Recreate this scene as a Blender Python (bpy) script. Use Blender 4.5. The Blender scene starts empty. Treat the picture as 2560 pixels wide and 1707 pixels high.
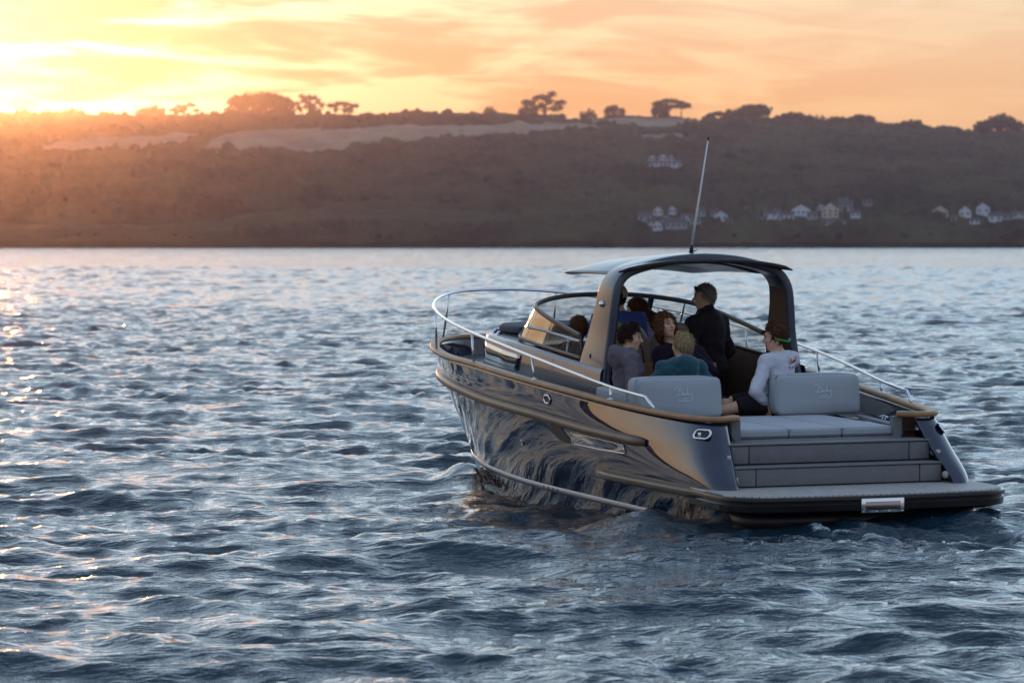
import bpy, bmesh, math, random
import numpy as np
from mathutils import Vector, Matrix

# ------------------------------------------------------------------ camera, sky, sun, exposure
SC = bpy.context.scene
COL = SC.collection
R = math.radians
CAM_H = 2.5769
F_PX = 10000.0                      # focal length in pixels of a 2560 px wide picture
CAM_PITCH = math.atan((853.5 - 608.0) / F_PX)

cam_d = bpy.data.cameras.new('camera')
cam_d.sensor_width = 36.0
cam_d.lens = F_PX / 2560.0 * 36.0
cam_d.clip_start = 0.5
cam_d.clip_end = 60000.0
cam_d.dof.use_dof = True
cam_d.dof.focus_distance = 37.8
cam_d.dof.aperture_fstop = 4.6
cam = bpy.data.objects.new('camera', cam_d)
COL.objects.link(cam)
cam.location = (0, 0, CAM_H)
cam.rotation_euler = (math.pi / 2 - CAM_PITCH, 0, 0)
SC.camera = cam

SUN_EL, SUN_AZ = R(2.05), R(-7.8)    # azimuth measured from +Y towards +X
SUN_DIR = Vector((math.sin(SUN_AZ) * math.cos(SUN_EL), math.cos(SUN_AZ) * math.cos(SUN_EL), math.sin(SUN_EL)))


class NG:
    """tiny node expression helper"""
    def __init__(self, tree):
        self.t = tree

    def n(self, typ, **kw):
        nd = self.t.nodes.new(typ)
        for k, v in kw.items():
            setattr(nd, k, v)
        return nd

    def put(self, sock, v):
        if hasattr(v, 'is_output') or hasattr(v, 'links'):
            self.t.links.new(v, sock)
        else:
            if isinstance(v, (tuple, list)) and hasattr(sock.default_value, '__len__') and len(sock.default_value) == 4 and len(v) == 3:
                v = (*v, 1.0)
            sock.default_value = v

    def m(self, op, a, b=0.0, c=0.0, clamp=False):
        nd = self.n('ShaderNodeMath', operation=op, use_clamp=clamp)
        self.put(nd.inputs[0], a)
        if len(nd.inputs) > 1:
            self.put(nd.inputs[1], b)
        if len(nd.inputs) > 2:
            self.put(nd.inputs[2], c)
        return nd.outputs[0]

    def v(self, op, a, b=(0, 0, 0)):
        nd = self.n('ShaderNodeVectorMath', operation=op)
        self.put(nd.inputs[0], a)
        if op == 'SCALE':
            self.put(nd.inputs['Scale'], b)
        else:
            self.put(nd.inputs[1], b)
        return nd.outputs['Value'] if op in ('DOT_PRODUCT', 'LENGTH', 'DISTANCE') else nd.outputs['Vector']

    def rng(self, x, a, b, c=0.0, d=1.0, smooth=True):
        nd = self.n('ShaderNodeMapRange', interpolation_type='SMOOTHSTEP' if smooth else 'LINEAR')
        self.put(nd.inputs['Value'], x)
        nd.inputs['From Min'].default_value = a
        nd.inputs['From Max'].default_value = b
        nd.inputs['To Min'].default_value = c
        nd.inputs['To Max'].default_value = d
        return nd.outputs['Result']

    def mix(self, f, a, b, blend='MIX'):
        nd = self.n('ShaderNodeMix', data_type='RGBA', blend_type=blend)
        self.put(nd.inputs[0], f)
        self.put(nd.inputs[6], a)
        self.put(nd.inputs[7], b)
        return nd.outputs[2]

    def ramp(self, x, stops):
        nd = self.n('ShaderNodeValToRGB')
        cr = nd.color_ramp
        while len(cr.elements) < len(stops):
            cr.elements.new(0.5)
        for e, (p, c) in zip(cr.elements, stops):
            e.position = p
            e.color = (*c, 1.0) if len(c) == 3 else c
        self.put(nd.inputs[0], x)
        return nd.outputs[0]

    def noise(self, vec, scale=1.0, detail=3.0, rough=0.5, dist=0.0, lac=2.0):
        nd = self.n('ShaderNodeTexNoise')
        self.put(nd.inputs['Vector'], vec)
        nd.inputs['Scale'].default_value = scale
        nd.inputs['Detail'].default_value = detail
        nd.inputs['Roughness'].default_value = rough
        nd.inputs['Distortion'].default_value = dist
        nd.inputs['Lacunarity'].default_value = lac
        return nd.outputs['Fac']

    def comb(self, x, y, z):
        nd = self.n('ShaderNodeCombineXYZ')
        self.put(nd.inputs[0], x); self.put(nd.inputs[1], y); self.put(nd.inputs[2], z)
        return nd.outputs[0]


world = bpy.data.worlds.new('World')
SC.world = world
world.use_nodes = True
wt = world.node_tree
wt.nodes.clear()
g = NG(wt)
tc = g.n('ShaderNodeTexCoord')
dirv = tc.outputs['Generated']
sep = g.n('ShaderNodeSeparateXYZ')
wt.links.new(dirv, sep.inputs[0])
el = g.m('MULTIPLY', g.m('ARCSINE', sep.outputs[2]), 57.29578)               # degrees
az = g.m('MULTIPLY', g.m('ARCTAN2', sep.outputs[0], sep.outputs[1]), 57.29578)
gam = g.m('MULTIPLY', g.m('ARCCOSINE', g.v('DOT_PRODUCT', dirv, (math.sin(SUN_AZ) * math.cos(R(3.1)), math.cos(SUN_AZ) * math.cos(R(3.1)), math.sin(R(3.1))))), 57.29578)     # the glow behind the cloud bank sits a little above the disc
sky = g.n('ShaderNodeTexSky', sky_type='NISHITA')
sky.sun_disc = False
sky.sun_elevation = SUN_EL
sky.sun_rotation = SUN_AZ
sky.altitude = 0
sky.air_density = 1.0
sky.dust_density = 1.6
sky.ozone_density = 2.0
SKYMUL = 0.004
base = g.v('SCALE', sky.outputs[0], SKYMUL)
# thin high cloud veil lit by the low sun: warm around the sun and low down, pale blue overhead
elp = g.m('MAXIMUM', el, 0.0)
cool = g.ramp(g.m('DIVIDE', elp, 90.0), [(0.0, (0.66, 0.60, 0.64)), (0.06, (0.64, 0.68, 0.78)), (0.17, (0.54, 0.70, 0.95)), (0.45, (0.42, 0.57, 0.82)), (1.0, (0.32, 0.45, 0.70))])
warm = g.ramp(g.m('DIVIDE', elp, 40.0), [(0.0, (1.22, 0.575, 0.20)), (0.05, (1.18, 0.68, 0.29)), (0.085, (1.12, 0.84, 0.52)), (0.110, (1.08, 1.22, 1.26)), (0.15, (1.26, 1.78, 2.16)), (0.36, (1.20, 1.76, 2.22)), (0.6, (0.80, 1.16, 1.56)), (1.0, (0.36, 0.54, 0.80))])
wf = g.m('POWER', 2.71828, g.m('MULTIPLY', g.m('POWER', g.m('DIVIDE', gam, 62.0), 2.0), -1.0))
veil = g.mix(wf, cool, warm)
# the band of gold low along the horizon is stronger on the sunset side, as the mirror of the hull shows
side = g.m('MULTIPLY', g.rng(az, -9.0, -26.0, 0.0, 1.0), g.rng(az, -110.0, -60.0, 0.0, 1.0))
lowb = g.rng(elp, 24.0, 5.0, 0.0, 1.0)
veil = g.mix(g.m('MULTIPLY', g.m('MULTIPLY', side, lowb), 0.75), veil, (1.75, 1.24, 0.64))
# streaked clouds
az_w = g.m('ADD', az, g.m('MULTIPLY', el, 0.9))
cv = g.comb(g.m('MULTIPLY', az_w, 0.22), g.m('MULTIPLY', g.m('SUBTRACT', el, g.m('MULTIPLY', az, 0.05)), 1.15), 3.7)
n1 = g.noise(cv, 1.0, 4.0, 0.55, 0.6)
cv2 = g.comb(g.m('MULTIPLY', az_w, 0.5), g.m('MULTIPLY', g.m('ADD', el, g.m('MULTIPLY', az, 0.04)), 3.2), 9.1)
n2 = g.noise(cv2, 1.0, 3.0, 0.5, 0.8)
cl = g.m('ADD', g.m('MULTIPLY', n1, 0.62), g.m('MULTIPLY', n2, 0.38))
clm = g.rng(cl, 0.42, 0.58)
calm = g.rng(az, 9.0, -4.0, 0.30, 1.0)              # smoother sky towards the right
lowfade = g.rng(elp, 0.0, 40.0, 1.0, 0.25)
clm = g.m('MULTIPLY', clm, g.m('MULTIPLY', calm, lowfade))
# gaps between the clouds glow: bright yellow near the sun
glow = g.m('POWER', 2.71828, g.m('MULTIPLY', g.m('DIVIDE', gam, 5.2), -1.0))
gap = g.m('SUBTRACT', 1.0, clm)
openg = g.m('ADD', 0.12, g.m('MULTIPLY', g.m('POWER', gap, 2.4), 1.9))
core = g.m('POWER', 2.71828, g.m('MULTIPLY', g.m('DIVIDE', gam, 1.9), -1.0))
glow_amt = g.m('MULTIPLY', glow, openg)
core_amt = g.m('MULTIPLY', core, openg)
tint = g.mix(g.m('MULTIPLY', clm, wf), (1, 1, 1), (0.97, 0.76, 0.64))
veil = g.v('MULTIPLY', veil, tint)
addg = g.v('ADD', g.v('SCALE', (0.72, 0.42, 0.15), glow_amt), g.v('SCALE', (0.70, 0.75, 0.90), core_amt))
total = g.v('ADD', g.v('ADD', base, g.v('SCALE', veil, 0.80)), addg)
bg = g.n('ShaderNodeBackground')
wt.links.new(total, bg.inputs['Color'])
bg.inputs['Strength'].default_value = 1.0
wo = g.n('ShaderNodeOutputWorld')
wt.links.new(bg.outputs[0], wo.inputs['Surface'])

sun_d = bpy.data.lights.new('sun', 'SUN')
sun_d.energy = 0.42
sun_d.angle = R(0.6)
sun_d.color = (1.0, 0.40, 0.09)
sun = bpy.data.objects.new('sun', sun_d)
COL.objects.link(sun)
sun.rotation_euler = (-SUN_DIR).to_track_quat('-Z', 'Y').to_euler()
sun.location = (-40, 60, 60)

SC.view_settings.view_transform = 'Standard'
SC.view_settings.look = 'None'
SC.view_settings.exposure = 0.0
SC.view_settings.gamma = 1.0
SC.view_settings.use_curve_mapping = False
SC.render.engine = 'CYCLES'
SC.cycles.use_denoising = True
SC.cycles.denoiser = 'OPENIMAGEDENOISE'
SC.cycles.max_bounces = 8
SC.cycles.diffuse_bounces = 3
SC.cycles.glossy_bounces = 4
SC.cycles.transmission_bounces = 6
SC.cycles.volume_bounces = 0
SC.cycles.transparent_max_bounces = 12
SC.cycles.sample_clamp_indirect = 6.0
SC.cycles.caustics_reflective = False
SC.cycles.caustics_refractive = False

# ------------------------------------------------------------------ helpers
MATS = {}


def mat(name, color, rough=0.5, metal=0.0, spec=0.5, coat=0.0, coat_rough=0.03, nscale=0.0, namt=0.0, bump=0.0, bscale=40.0, sheen=0.0, trans=0.0, ior=1.45, emit=None):
    """principled material with optional procedural mottling and fine relief"""
    m = bpy.data.materials.new(name)
    m.use_nodes = True
    t = m.node_tree
    b = t.nodes['Principled BSDF']
    gg = NG(t)
    b.inputs['Roughness'].default_value = rough
    b.inputs['Metallic'].default_value = metal
    b.inputs['Specular IOR Level'].default_value = spec
    b.inputs['Coat Weight'].default_value = coat
    b.inputs['Coat Roughness'].default_value = coat_rough
    b.inputs['Sheen Weight'].default_value = sheen
    b.inputs['Transmission Weight'].default_value = trans
    b.inputs['IOR'].default_value = ior
    co = gg.n('ShaderNodeTexCoord').outputs['Object']
    if namt > 0:
        nz = gg.noise(co, nscale or 3.0, 4.0, 0.6)
        lo = tuple(max(0.0, c * (1 - namt)) for c in color)
        hi = tuple(min(1.0, c * (1 + namt)) for c in color)
        cc = gg.mix(gg.rng(nz, 0.25, 0.75), lo, hi)
        t.links.new(cc, b.inputs['Base Color'])
    else:
        b.inputs['Base Color'].default_value = (*color, 1)
    if bump > 0:
        bn = gg.n('ShaderNodeBump')
        bn.inputs['Strength'].default_value = 1.0
        bn.inputs['Distance'].default_value = bump
        t.links.new(gg.noise(co, bscale, 3.0, 0.55), bn.inputs['Height'])
        t.links.new(bn.outputs[0], b.inputs['Normal'])
    MATS[name] = m
    return m


def link(o, parent=None):
    COL.objects.link(o)
    if parent is not None:
        o.parent = parent
    return o


def mesh_obj(name, verts, faces, material, parent=None, smooth=True, loc=None):
    me = bpy.data.meshes.new(name)
    me.from_pydata([tuple(map(float, v)) for v in verts], [], [tuple(map(int, f)) for f in faces])
    me.update()
    if smooth:
        me.shade_smooth()
    if material is not None:
        for mm in (material if isinstance(material, (list, tuple)) else [material]):
            me.materials.append(mm)
    o = bpy.data.objects.new(name, me)
    if loc is not None:
        o.location = loc
    return link(o, parent)


def fast_mesh(name, V, Q, material, parent=None, smooth=True):
    """big meshes from numpy arrays; Q is (n,4) or (n,3)"""
    V = np.asarray(V, np.float32); Q = np.asarray(Q, np.int32)
    k = Q.shape[1]
    me = bpy.data.meshes.new(name)
    me.vertices.add(len(V)); me.vertices.foreach_set('co', V.ravel())
    me.loops.add(Q.size); me.loops.foreach_set('vertex_index', Q.ravel())
    me.polygons.add(len(Q))
    me.polygons.foreach_set('loop_start', np.arange(0, Q.size, k, dtype=np.int32))
    me.update(calc_edges=True)
    if smooth:
        me.polygons.foreach_set('use_smooth', np.ones(len(Q), bool))
    if material is not None:
        for mm in (material if isinstance(material, (list, tuple)) else [material]):
            me.materials.append(mm)
    o = bpy.data.objects.new(name, me)
    return link(o, parent)


def empty(name, loc=(0, 0, 0), parent=None):
    o = bpy.data.objects.new(name, None)
    o.empty_display_size = 0.2
    o.location = loc
    return link(o, parent)


def tag(o, label=None, cat=None, group=None, kind=None):
    if label: o['label'] = label
    if cat: o['category'] = cat
    if group: o['group'] = group
    if kind: o['kind'] = kind
    return o
# ------------------------------------------------------------------ the sea
rs = np.random.RandomState(7)


def wave_tile(L, N, lmin, lmax, wind_deg, spread, rms, seed, choppy):
    """one periodic FFT patch of wind waves: height and horizontal displacement"""
    r = np.random.RandomState(seed)
    k1 = 2 * np.pi * np.fft.fftfreq(N, L / N)
    kx, ky = np.meshgrid(k1, k1, indexing='ij')
    k = np.hypot(kx, ky); k[0, 0] = 1
    lam = 2 * np.pi / k
    w = np.array([math.cos(R(wind_deg)), math.sin(R(wind_deg))])
    cs = (kx * w[0] + ky * w[1]) / k
    lp = lmax * 0.55
    kp = 2 * np.pi / lp
    S = k ** -3.4 * np.exp(-1.2 * (kp / k) ** 2) * (np.abs(cs) ** spread * 0.91 + 0.09) * np.where(cs > 0, 1.0, 0.35)
    S *= 1 / (1 + np.exp(-(lam - lmin) / (lmin * 0.12)))
    S[0, 0] = 0
    H = np.sqrt(np.maximum(S, 0) / np.maximum(k, 1e-6)) * np.exp(2j * np.pi * r.rand(N, N))
    h = np.real(np.fft.ifft2(H))
    sc = rms / h.std()
    dx = np.real(np.fft.ifft2(1j * kx / k * H)) * sc * choppy
    dy = np.real(np.fft.ifft2(1j * ky / k * H)) * sc * choppy
    return dict(L=L, N=N, h=(h * sc).astype(np.float32), dx=dx.astype(np.float32), dy=dy.astype(np.float32))


def samp(T, key, x, y):
    N, L = T['N'], T['L']
    u = (x / L * N) % N; v = (y / L * N) % N
    i = np.floor(u).astype(int); j = np.floor(v).astype(int)
    fu = u - i; fv = v - j
    i %= N; j %= N; i2 = (i + 1) % N; j2 = (j + 1) % N
    A = T[key]
    return (A[i, j] * (1 - fu) + A[i2, j] * fu) * (1 - fv) + (A[i, j2] * (1 - fu) + A[i2, j2] * fu) * fv


WA = wave_tile(61.0, 512, 0.45, 4.8, 264, 3.0, 0.034, 3, 1.1)
WB = wave_tile(12.7, 512, 0.12, 1.4, 252, 2.4, 0.0160, 5, 1.0)

BOAT_LOC = Vector((2.6179, 36.3565, 0.0))
BOAT_YAW = R(20.2245)


def boat_xy(x, y):
    """world xy -> boat-local forward/port"""
    dx, dy = x - BOAT_LOC.x, y - BOAT_LOC.y
    c, s = math.cos(BOAT_YAW + math.pi / 2), math.sin(BOAT_YAW + math.pi / 2)
    return dx * c + dy * s, -dx * s + dy * c


def sea_height(x, y):
    d = np.hypot(x, y)
    c2, s2 = math.cos(R(27)), math.sin(R(27))
    xr, yr = (x * c2 - y * s2) / 0.63 + 11, (x * s2 + y * c2) / 0.63 + 4
    xs_ = x * 0.68                     # crests drawn out along the wind front
    h = samp(WA, 'h', xs_, y); dx = samp(WA, 'dx', xs_, y); dy = samp(WA, 'dy', xs_, y)
    h2 = samp(WA, 'h', xr, yr) * 0.55
    patch = 0.75 + 0.5 * samp(WA, 'h', x / 5.3 + 20, y / 5.3) / 0.034 * 0.4
    patch = np.clip(patch, 0.45, 1.35)
    fb = np.clip(1.45 - d / 300.0, 0.0, 1.0) * patch * (1 + np.clip((d - 45) / 120.0, 0, .45))
    hb = samp(WB, 'h', xs_, y) * fb; dxb = samp(WB, 'dx', xs_, y) * fb; dyb = samp(WB, 'dy', xs_, y) * fb
    xr2, yr2 = (x * c2 + y * s2) / 0.57 + 3, (-x * s2 + y * c2) / 0.57
    hb2 = samp(WB, 'h', xr2, yr2) * fb * 0.5
    gain = 1.0 + np.clip((d - 100) / 200.0, 0, 3.0)
    return (h + h2) * gain + hb + hb2, dx * 0.9 + dxb, dy * 0.9 + dyb


def build_sea():
    fine = np.radians(np.linspace(-9.6, 9.6, 440))
    left = -np.radians(9.6 + (75 - 9.6) * (np.linspace(0, 1, 210)[1:]) ** 1.25)[::-1]
    right = np.radians(9.6 + (75 - 9.6) * (np.linspace(0, 1, 60)[1:]) ** 1.3)
    back = np.radians(np.linspace(75, 285, 40)[1:-1])
    ang = np.concatenate([left, fine, right, back])
    r0 = np.array([0.6, 2, 4, 6, 8, 10, 12, 14, 16, 18, 19.5])
    def geo(a, b, q):
        n = int(math.log(b / a) / q); return a * np.exp(np.linspace(0, math.log(b / a), n, endpoint=False))
    rad = np.concatenate([r0, geo(20, 60, .0026), geo(60, 160, .0024), geo(160, 420, .0045), geo(420, 2300, .012), geo(2300, 32000, .09), [32000]])
    A, D = np.meshgrid(ang, rad, indexing='xy')
    x = D * np.sin(A); y = D * np.cos(A)
    h, dx, dy = sea_height(x, y)
    fade = np.clip((14000 - D) / 9000, 0, 1)
    h = h * fade
    # the launch's own waves: a bow wave thrown off the shoulder, a trough along the side, a low stern wave
    bx, by = boat_xy(x, y)
    near = (D < 70)
    foam = np.zeros_like(h)
    for sgn in (1, -1):
        yy = by * sgn
        # crest line leaves the stem and angles outwards
        s = 7.7 - bx
        lim = 0.45 + np.maximum(s, 0) * 0.36
        amp = 0.17 * np.exp(-np.maximum(s, 0) / 3.2) * (s > -0.6)
        rdg = np.exp(-((yy - lim) / (0.26 + 0.05 * np.maximum(s, 0))) ** 2) * amp * np.clip((s + .6) / .5, 0, 1)
        h += np.where(near, rdg, 0)
        foam += np.where(near & (s < 3.2) & (yy > 0.1), 0.78 * np.exp(-((yy - lim - .05) / 0.26) ** 2) * np.exp(-((s - .6) / 1.1) ** 2), 0)
        # second crest rolling off the quarter
        s2 = 1.0 - bx
        lim2 = 1.38 + s2 * 0.30
        r2 = np.exp(-((yy - lim2) / 0.34) ** 2) * 0.12 * np.exp(-((s2 - 1.6) / 2.0) ** 2)
        h += np.where(near, r2, 0)
        foam += np.where(near, 0.62 * np.exp(-((yy - lim2 - .02) / 0.14) ** 2) * np.exp(-((s2 - 1.5) / .8) ** 2), 0)
    h -= np.where(near, 0.05 * np.exp(-((np.abs(by) - 1.25) / .5) ** 2) * np.exp(-((bx - 3.2) / 2.2) ** 2), 0)
    # tumbled water right behind the platform
    h += np.where(near, 0.15 * np.exp(-((bx + 1.9) / 1.25) ** 2) * np.exp(-(by / 2.1) ** 4), 0)
    rough = np.where(near, np.exp(-((bx + 2.4) / 1.3) ** 2) * np.exp(-(by / 1.5) ** 2), 0)
    h += rough * samp(WB, 'h', x * 1.7 + 2, y * 1.7) * 1.6
    foam += rough * np.clip(samp(WB, 'h', x * 1.7 + 2, y * 1.7) / 0.0175 - .6, 0, 1.2) * .75
    # keep the water out of the hull
    inside = near & (bx > -1.3) & (bx < 7.6) & (np.abs(by) < 1.02 * np.clip((8.2 - bx) / 2.6, 0, 1) ** .6)
    h = np.where(inside, np.minimum(h, -0.02), h)
    V = np.stack([x + dx * fade, y + dy * fade, h], -1).reshape(-1, 3)
    nr, nc = A.shape
    idx = np.arange(nr * nc).reshape(nr, nc)
    a = idx[:-1, :]; b = np.roll(idx, -1, 1)[:-1, :]; c = np.roll(idx, -1, 1)[1:, :]; d = idx[1:, :]
    Q = np.stack([a, d, c, b], -1).reshape(-1, 4)
    cap = len(V)
    o = fast_mesh('sea', V, Q, None)
    at = o.data.attributes.new('foam', 'FLOAT', 'POINT')
    at.data.foreach_set('value', foam.ravel().astype(np.float32))
    # waves finer than the mesh can carry out there go into the gloss instead
    at = o.data.attributes.new('fine_chop', 'FLOAT', 'POINT')
    at.data.foreach_set('value', (np.clip((D - 70) / 420, 0, 1) ** .8).ravel().astype(np.float32))
    return o


m = bpy.data.materials.new('sea_water'); m.use_nodes = True
t = m.node_tree; b = t.nodes['Principled BSDF']; g = NG(t)
pos = g.n('ShaderNodeNewGeometry').outputs['Position']
b.inputs['Base Color'].default_value = (0.006, 0.020, 0.026, 1)
b.inputs['Roughness'].default_value = 0.07
b.inputs['IOR'].default_value = 1.333
st = g.n('ShaderNodeMapping'); t.links.new(pos, st.inputs['Vector']); st.inputs['Rotation'].default_value = (0, 0, R(-8)); st.inputs['Scale'].default_value = (0.50, 1.0, 1.0)
ripA = g.noise(st.outputs[0], 2.6, 5.0, 0.60, 0.35)
ripB = g.noise(st.outputs[0], 11.0, 3.0, 0.55, 0.2)
far = g.noise(st.outputs[0], 0.55, 3.0, 0.55, 0.2)
hh = g.m('ADD', g.m('ADD', g.m('MULTIPLY', ripA, 0.058), g.m('MULTIPLY', ripB, 0.020)), g.m('MULTIPLY', far, 0.13))
bn = g.n('ShaderNodeBump'); bn.inputs['Strength'].default_value = 1.0; bn.inputs['Distance'].default_value = 1.0
t.links.new(hh, bn.inputs['Height']); t.links.new(bn.outputs[0], b.inputs['Normal'])
fa = g.n('ShaderNodeAttribute'); fa.attribute_name = 'foam'
fn = g.noise(pos, 26.0, 5.0, 0.75, 0.6)
fch = g.n('ShaderNodeAttribute'); fch.attribute_name = 'fine_chop'
ff = g.rng(g.m('MULTIPLY', fa.outputs['Fac'], g.m('ADD', fn, 0.15)), 0.30, 0.52)
t.links.new(g.mix(ff, (0.010, 0.030, 0.045), (0.62, 0.66, 0.68)), b.inputs['Base Color'])
t.links.new(g.m('ADD', g.m('ADD', 0.06, g.m('MULTIPLY', fch.outputs['Fac'], 0.08)), g.m('MULTIPLY', ff, 0.6)), b.inputs['Roughness'])
SEA_MAT = m
sea = build_sea()
sea.data.materials.append(SEA_MAT)
tag(sea, 'choppy blue grey sea with short wind waves', 'sea', kind='structure')
# ------------------------------------------------------------------ the far shore: hill, fields, wood, trees, houses
D_SHORE, D_RIDGE = 2140.0, 2720.0


def px_az(u):
    return math.atan((u - 1280.0) / F_PX)


SKY_U = np.array([-9000, -6500, -4500, -3000, -2000, -1200, -600, 0, 250, 480, 560, 800, 900, 1000, 1250, 1450, 1560, 1700, 1800, 1950, 2100, 2200, 2350, 2450, 2560, 2900, 3600, 5000, 9000], float)
SKY_Y = np.array([330, 300, 270, 290, 262, 282, 276, 289, 294, 292, 292, 290, 291, 287, 287, 303, 294, 297, 308, 305, 312, 318, 328, 338, 340, 360, 420, 520, 560], float)
SKY_Y = SKY_Y + np.interp(SKY_U, [-300, 0, 900, 1450, 1760, 1850, 3000], [0, 4, 6, 3, 3, 17, 22])


def ridge_h(az):
    """height of the ridge for an azimuth array (radians)"""
    u = 1280 + np.tan(np.clip(az, -1.3, 1.3)) * F_PX
    y = np.interp(u, SKY_U, SKY_Y)
    return CAM_H + (608 - y) / F_PX * D_RIDGE


PROF_T = np.array([-0.02, 0.0, 0.006, 0.10, 0.30, 0.55, 0.80, 1.0, 1.15, 1.6])
PROF_P = np.array([-0.08, -0.02, 0.035, 0.12, 0.34, 0.62, 0.86, 1.0, 1.0, 0.80])


def terrain(az, d):
    t = (d - D_SHORE) / (D_RIDGE - D_SHORE)
    z = np.interp(t, PROF_T, PROF_P) * ridge_h(az)
    x = d * np.sin(az); y = d * np.cos(az)
    z = z + (samp(WA, 'h', x / 4.0, y / 4.0) / 0.032 * 0.30 + samp(WA, 'h', x / 14.0 + 9, y / 14.0) / 0.032 * 1.1) * np.clip(t * 4, 0, 1) * np.clip((1.02 - t) * 5, 0.12, 1)
    return z


_TG = np.linspace(0.0, 1.0, 400)


def px_d(u, v):
    """distance along the hillside at which picture point (u,v) of the photograph meets it"""
    a = px_az(u)
    dd = D_SHORE + _TG * (D_RIDGE - D_SHORE)
    zz = terrain(np.full_like(dd, a), dd)
    yy = 608 - (zz - CAM_H) / dd * F_PX
    k = np.argmin(np.abs(np.maximum.accumulate(-yy) + v))
    return a, dd[k], zz[k]


# fields: top and bottom outline over the photograph's width
FIELDS = [
    ('stubble_field', [(505, 372, 378), (560, 343, 383), (640, 332, 386), (780, 328, 388), (850, 326, 382), (920, 324, 366), (1100, 320, 352), (1280, 314, 342), (1450, 312, 334), (1500, 322, 328)], 'pale'),
    ('stubble_field', [(1480, 305, 311), (1520, 302, 318), (1600, 302, 321), (1690, 303, 321), (1770, 312, 317)], 'pale'),
    ('stubble_field', [(100, 372, 385), (240, 352, 382), (360, 346, 374), (470, 340, 362), (500, 342, 350)], 'pale'),
    ('grass_field', [(480, 565, 580), (620, 540, 570), (800, 524, 558), (1000, 524, 560), (1200, 532, 562), (1300, 550, 562)], 'green'),
    ('grass_field', [(-200, 555, 585), (100, 568, 582), (300, 566, 578), (440, 564, 572)], 'green'),
    ('stubble_field', [(1600, 344, 358), (1660, 340, 354), (1720, 350, 356)], 'pale'),
]
mat('pale_stubble', (0.27, 0.225, 0.16), 0.95, spec=0.1, nscale=0.03, namt=0.25)
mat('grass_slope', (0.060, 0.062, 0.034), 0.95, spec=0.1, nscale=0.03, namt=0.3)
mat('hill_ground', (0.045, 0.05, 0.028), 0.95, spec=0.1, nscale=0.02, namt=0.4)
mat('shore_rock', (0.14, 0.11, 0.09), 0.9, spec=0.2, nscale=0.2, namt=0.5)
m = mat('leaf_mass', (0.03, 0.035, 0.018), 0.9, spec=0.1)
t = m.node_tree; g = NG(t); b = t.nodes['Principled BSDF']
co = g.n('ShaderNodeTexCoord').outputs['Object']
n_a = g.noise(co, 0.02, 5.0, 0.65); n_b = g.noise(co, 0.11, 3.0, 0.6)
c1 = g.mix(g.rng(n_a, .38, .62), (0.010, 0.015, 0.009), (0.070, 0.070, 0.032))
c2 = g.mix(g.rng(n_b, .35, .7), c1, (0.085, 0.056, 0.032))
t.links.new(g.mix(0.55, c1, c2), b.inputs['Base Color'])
mat('pine_leaf', (0.030, 0.040, 0.020), 0.75, spec=0.25, nscale=0.3, namt=0.4)
mat('bark', (0.06, 0.045, 0.035), 0.9, nscale=2, namt=0.4)


def in_field(u, t, pad=0.0):
    """True where a hillside point lies in a field (arrays of photo column and slope parameter)"""
    res = np.zeros(u.shape, bool)
    for _, pts, _k in FIELDS:
        us = np.array([p[0] for p in pts], float)
        ts = np.array([_t_of(p[0], p[1]) for p in pts]); bs = np.array([_t_of(p[0], p[2]) for p in pts])
        ok = (u > us[0]) & (u < us[-1])
        res |= ok & (t < np.interp(u, us, ts) + pad) & (t > np.interp(u, us, bs) - pad * 2.2)
    return res


_tc = {}


def _t_of(u, v):
    if (u, v) not in _tc:
        _tc[(u, v)] = (px_d(u, v)[1] - D_SHORE) / (D_RIDGE - D_SHORE)
    return _tc[(u, v)]


# terrain sheet
aa = np.radians(np.concatenate([np.linspace(-78, -12, 140, endpoint=False), np.linspace(-12, 12, 260), np.linspace(12, 60, 50)[1:]]))
tt = np.concatenate([[-0.05, -0.02, 0.0, 0.003, 0.006], np.linspace(0.02, 1.05, 75), [1.15, 1.4, 1.9, 3.0]])
A, TT = np.meshgrid(aa, tt)
DD = D_SHORE + TT * (D_RIDGE - D_SHORE)
DD = DD + (samp(WA, 'h', np.degrees(A) * 3.0, 0 * A) / 0.032) * 9 * np.clip(1 - TT * 3, 0, 1)
Z = terrain(A, DD)
Z = np.where(TT < -0.01, -4.0, Z)
V = np.stack([DD * np.sin(A), DD * np.cos(A), Z], -1).reshape(-1, 3)
nr, nc = A.shape
idx = np.arange(nr * nc).reshape(nr, nc)
Q = np.stack([idx[:-1, :-1], idx[:-1, 1:], idx[1:, 1:], idx[1:, :-1]], -1).reshape(-1, 4)
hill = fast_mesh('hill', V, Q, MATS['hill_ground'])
tag(hill, 'dark wooded hillside across the water', 'hill', kind='structure')

for name, pts, kind in FIELDS:
    us = np.array([p[0] for p in pts], float)
    ts = np.array([_t_of(p[0], p[1]) for p in pts]); bs = np.array([_t_of(p[0], p[2]) for p in pts])
    n = 110; mrows = 26
    uu = np.linspace(us[0], us[-1], n)
    T1 = np.interp(uu, us, ts); T0 = np.interp(uu, us, bs)
    V = []
    for j in range(mrows):
        f = j / (mrows - 1)
        tq = T0 * (1 - f) + T1 * f
        d = D_SHORE + tq * (D_RIDGE - D_SHORE)
        a = np.arctan((uu - 1280) / F_PX)
        z = terrain(a, d) + 1.3
        V.append(np.stack([d * np.sin(a), d * np.cos(a), z], -1))
    V = np.concatenate(V)
    idx = np.arange(mrows * n).reshape(mrows, n)
    Q = np.stack([idx[:-1, :-1], idx[:-1, 1:], idx[1:, 1:], idx[1:, :-1]], -1).reshape(-1, 4)
    o = fast_mesh(name, V, Q, MATS['pale_stubble' if kind == 'pale' else 'grass_slope'])
    tag(o, kind='structure')

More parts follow.
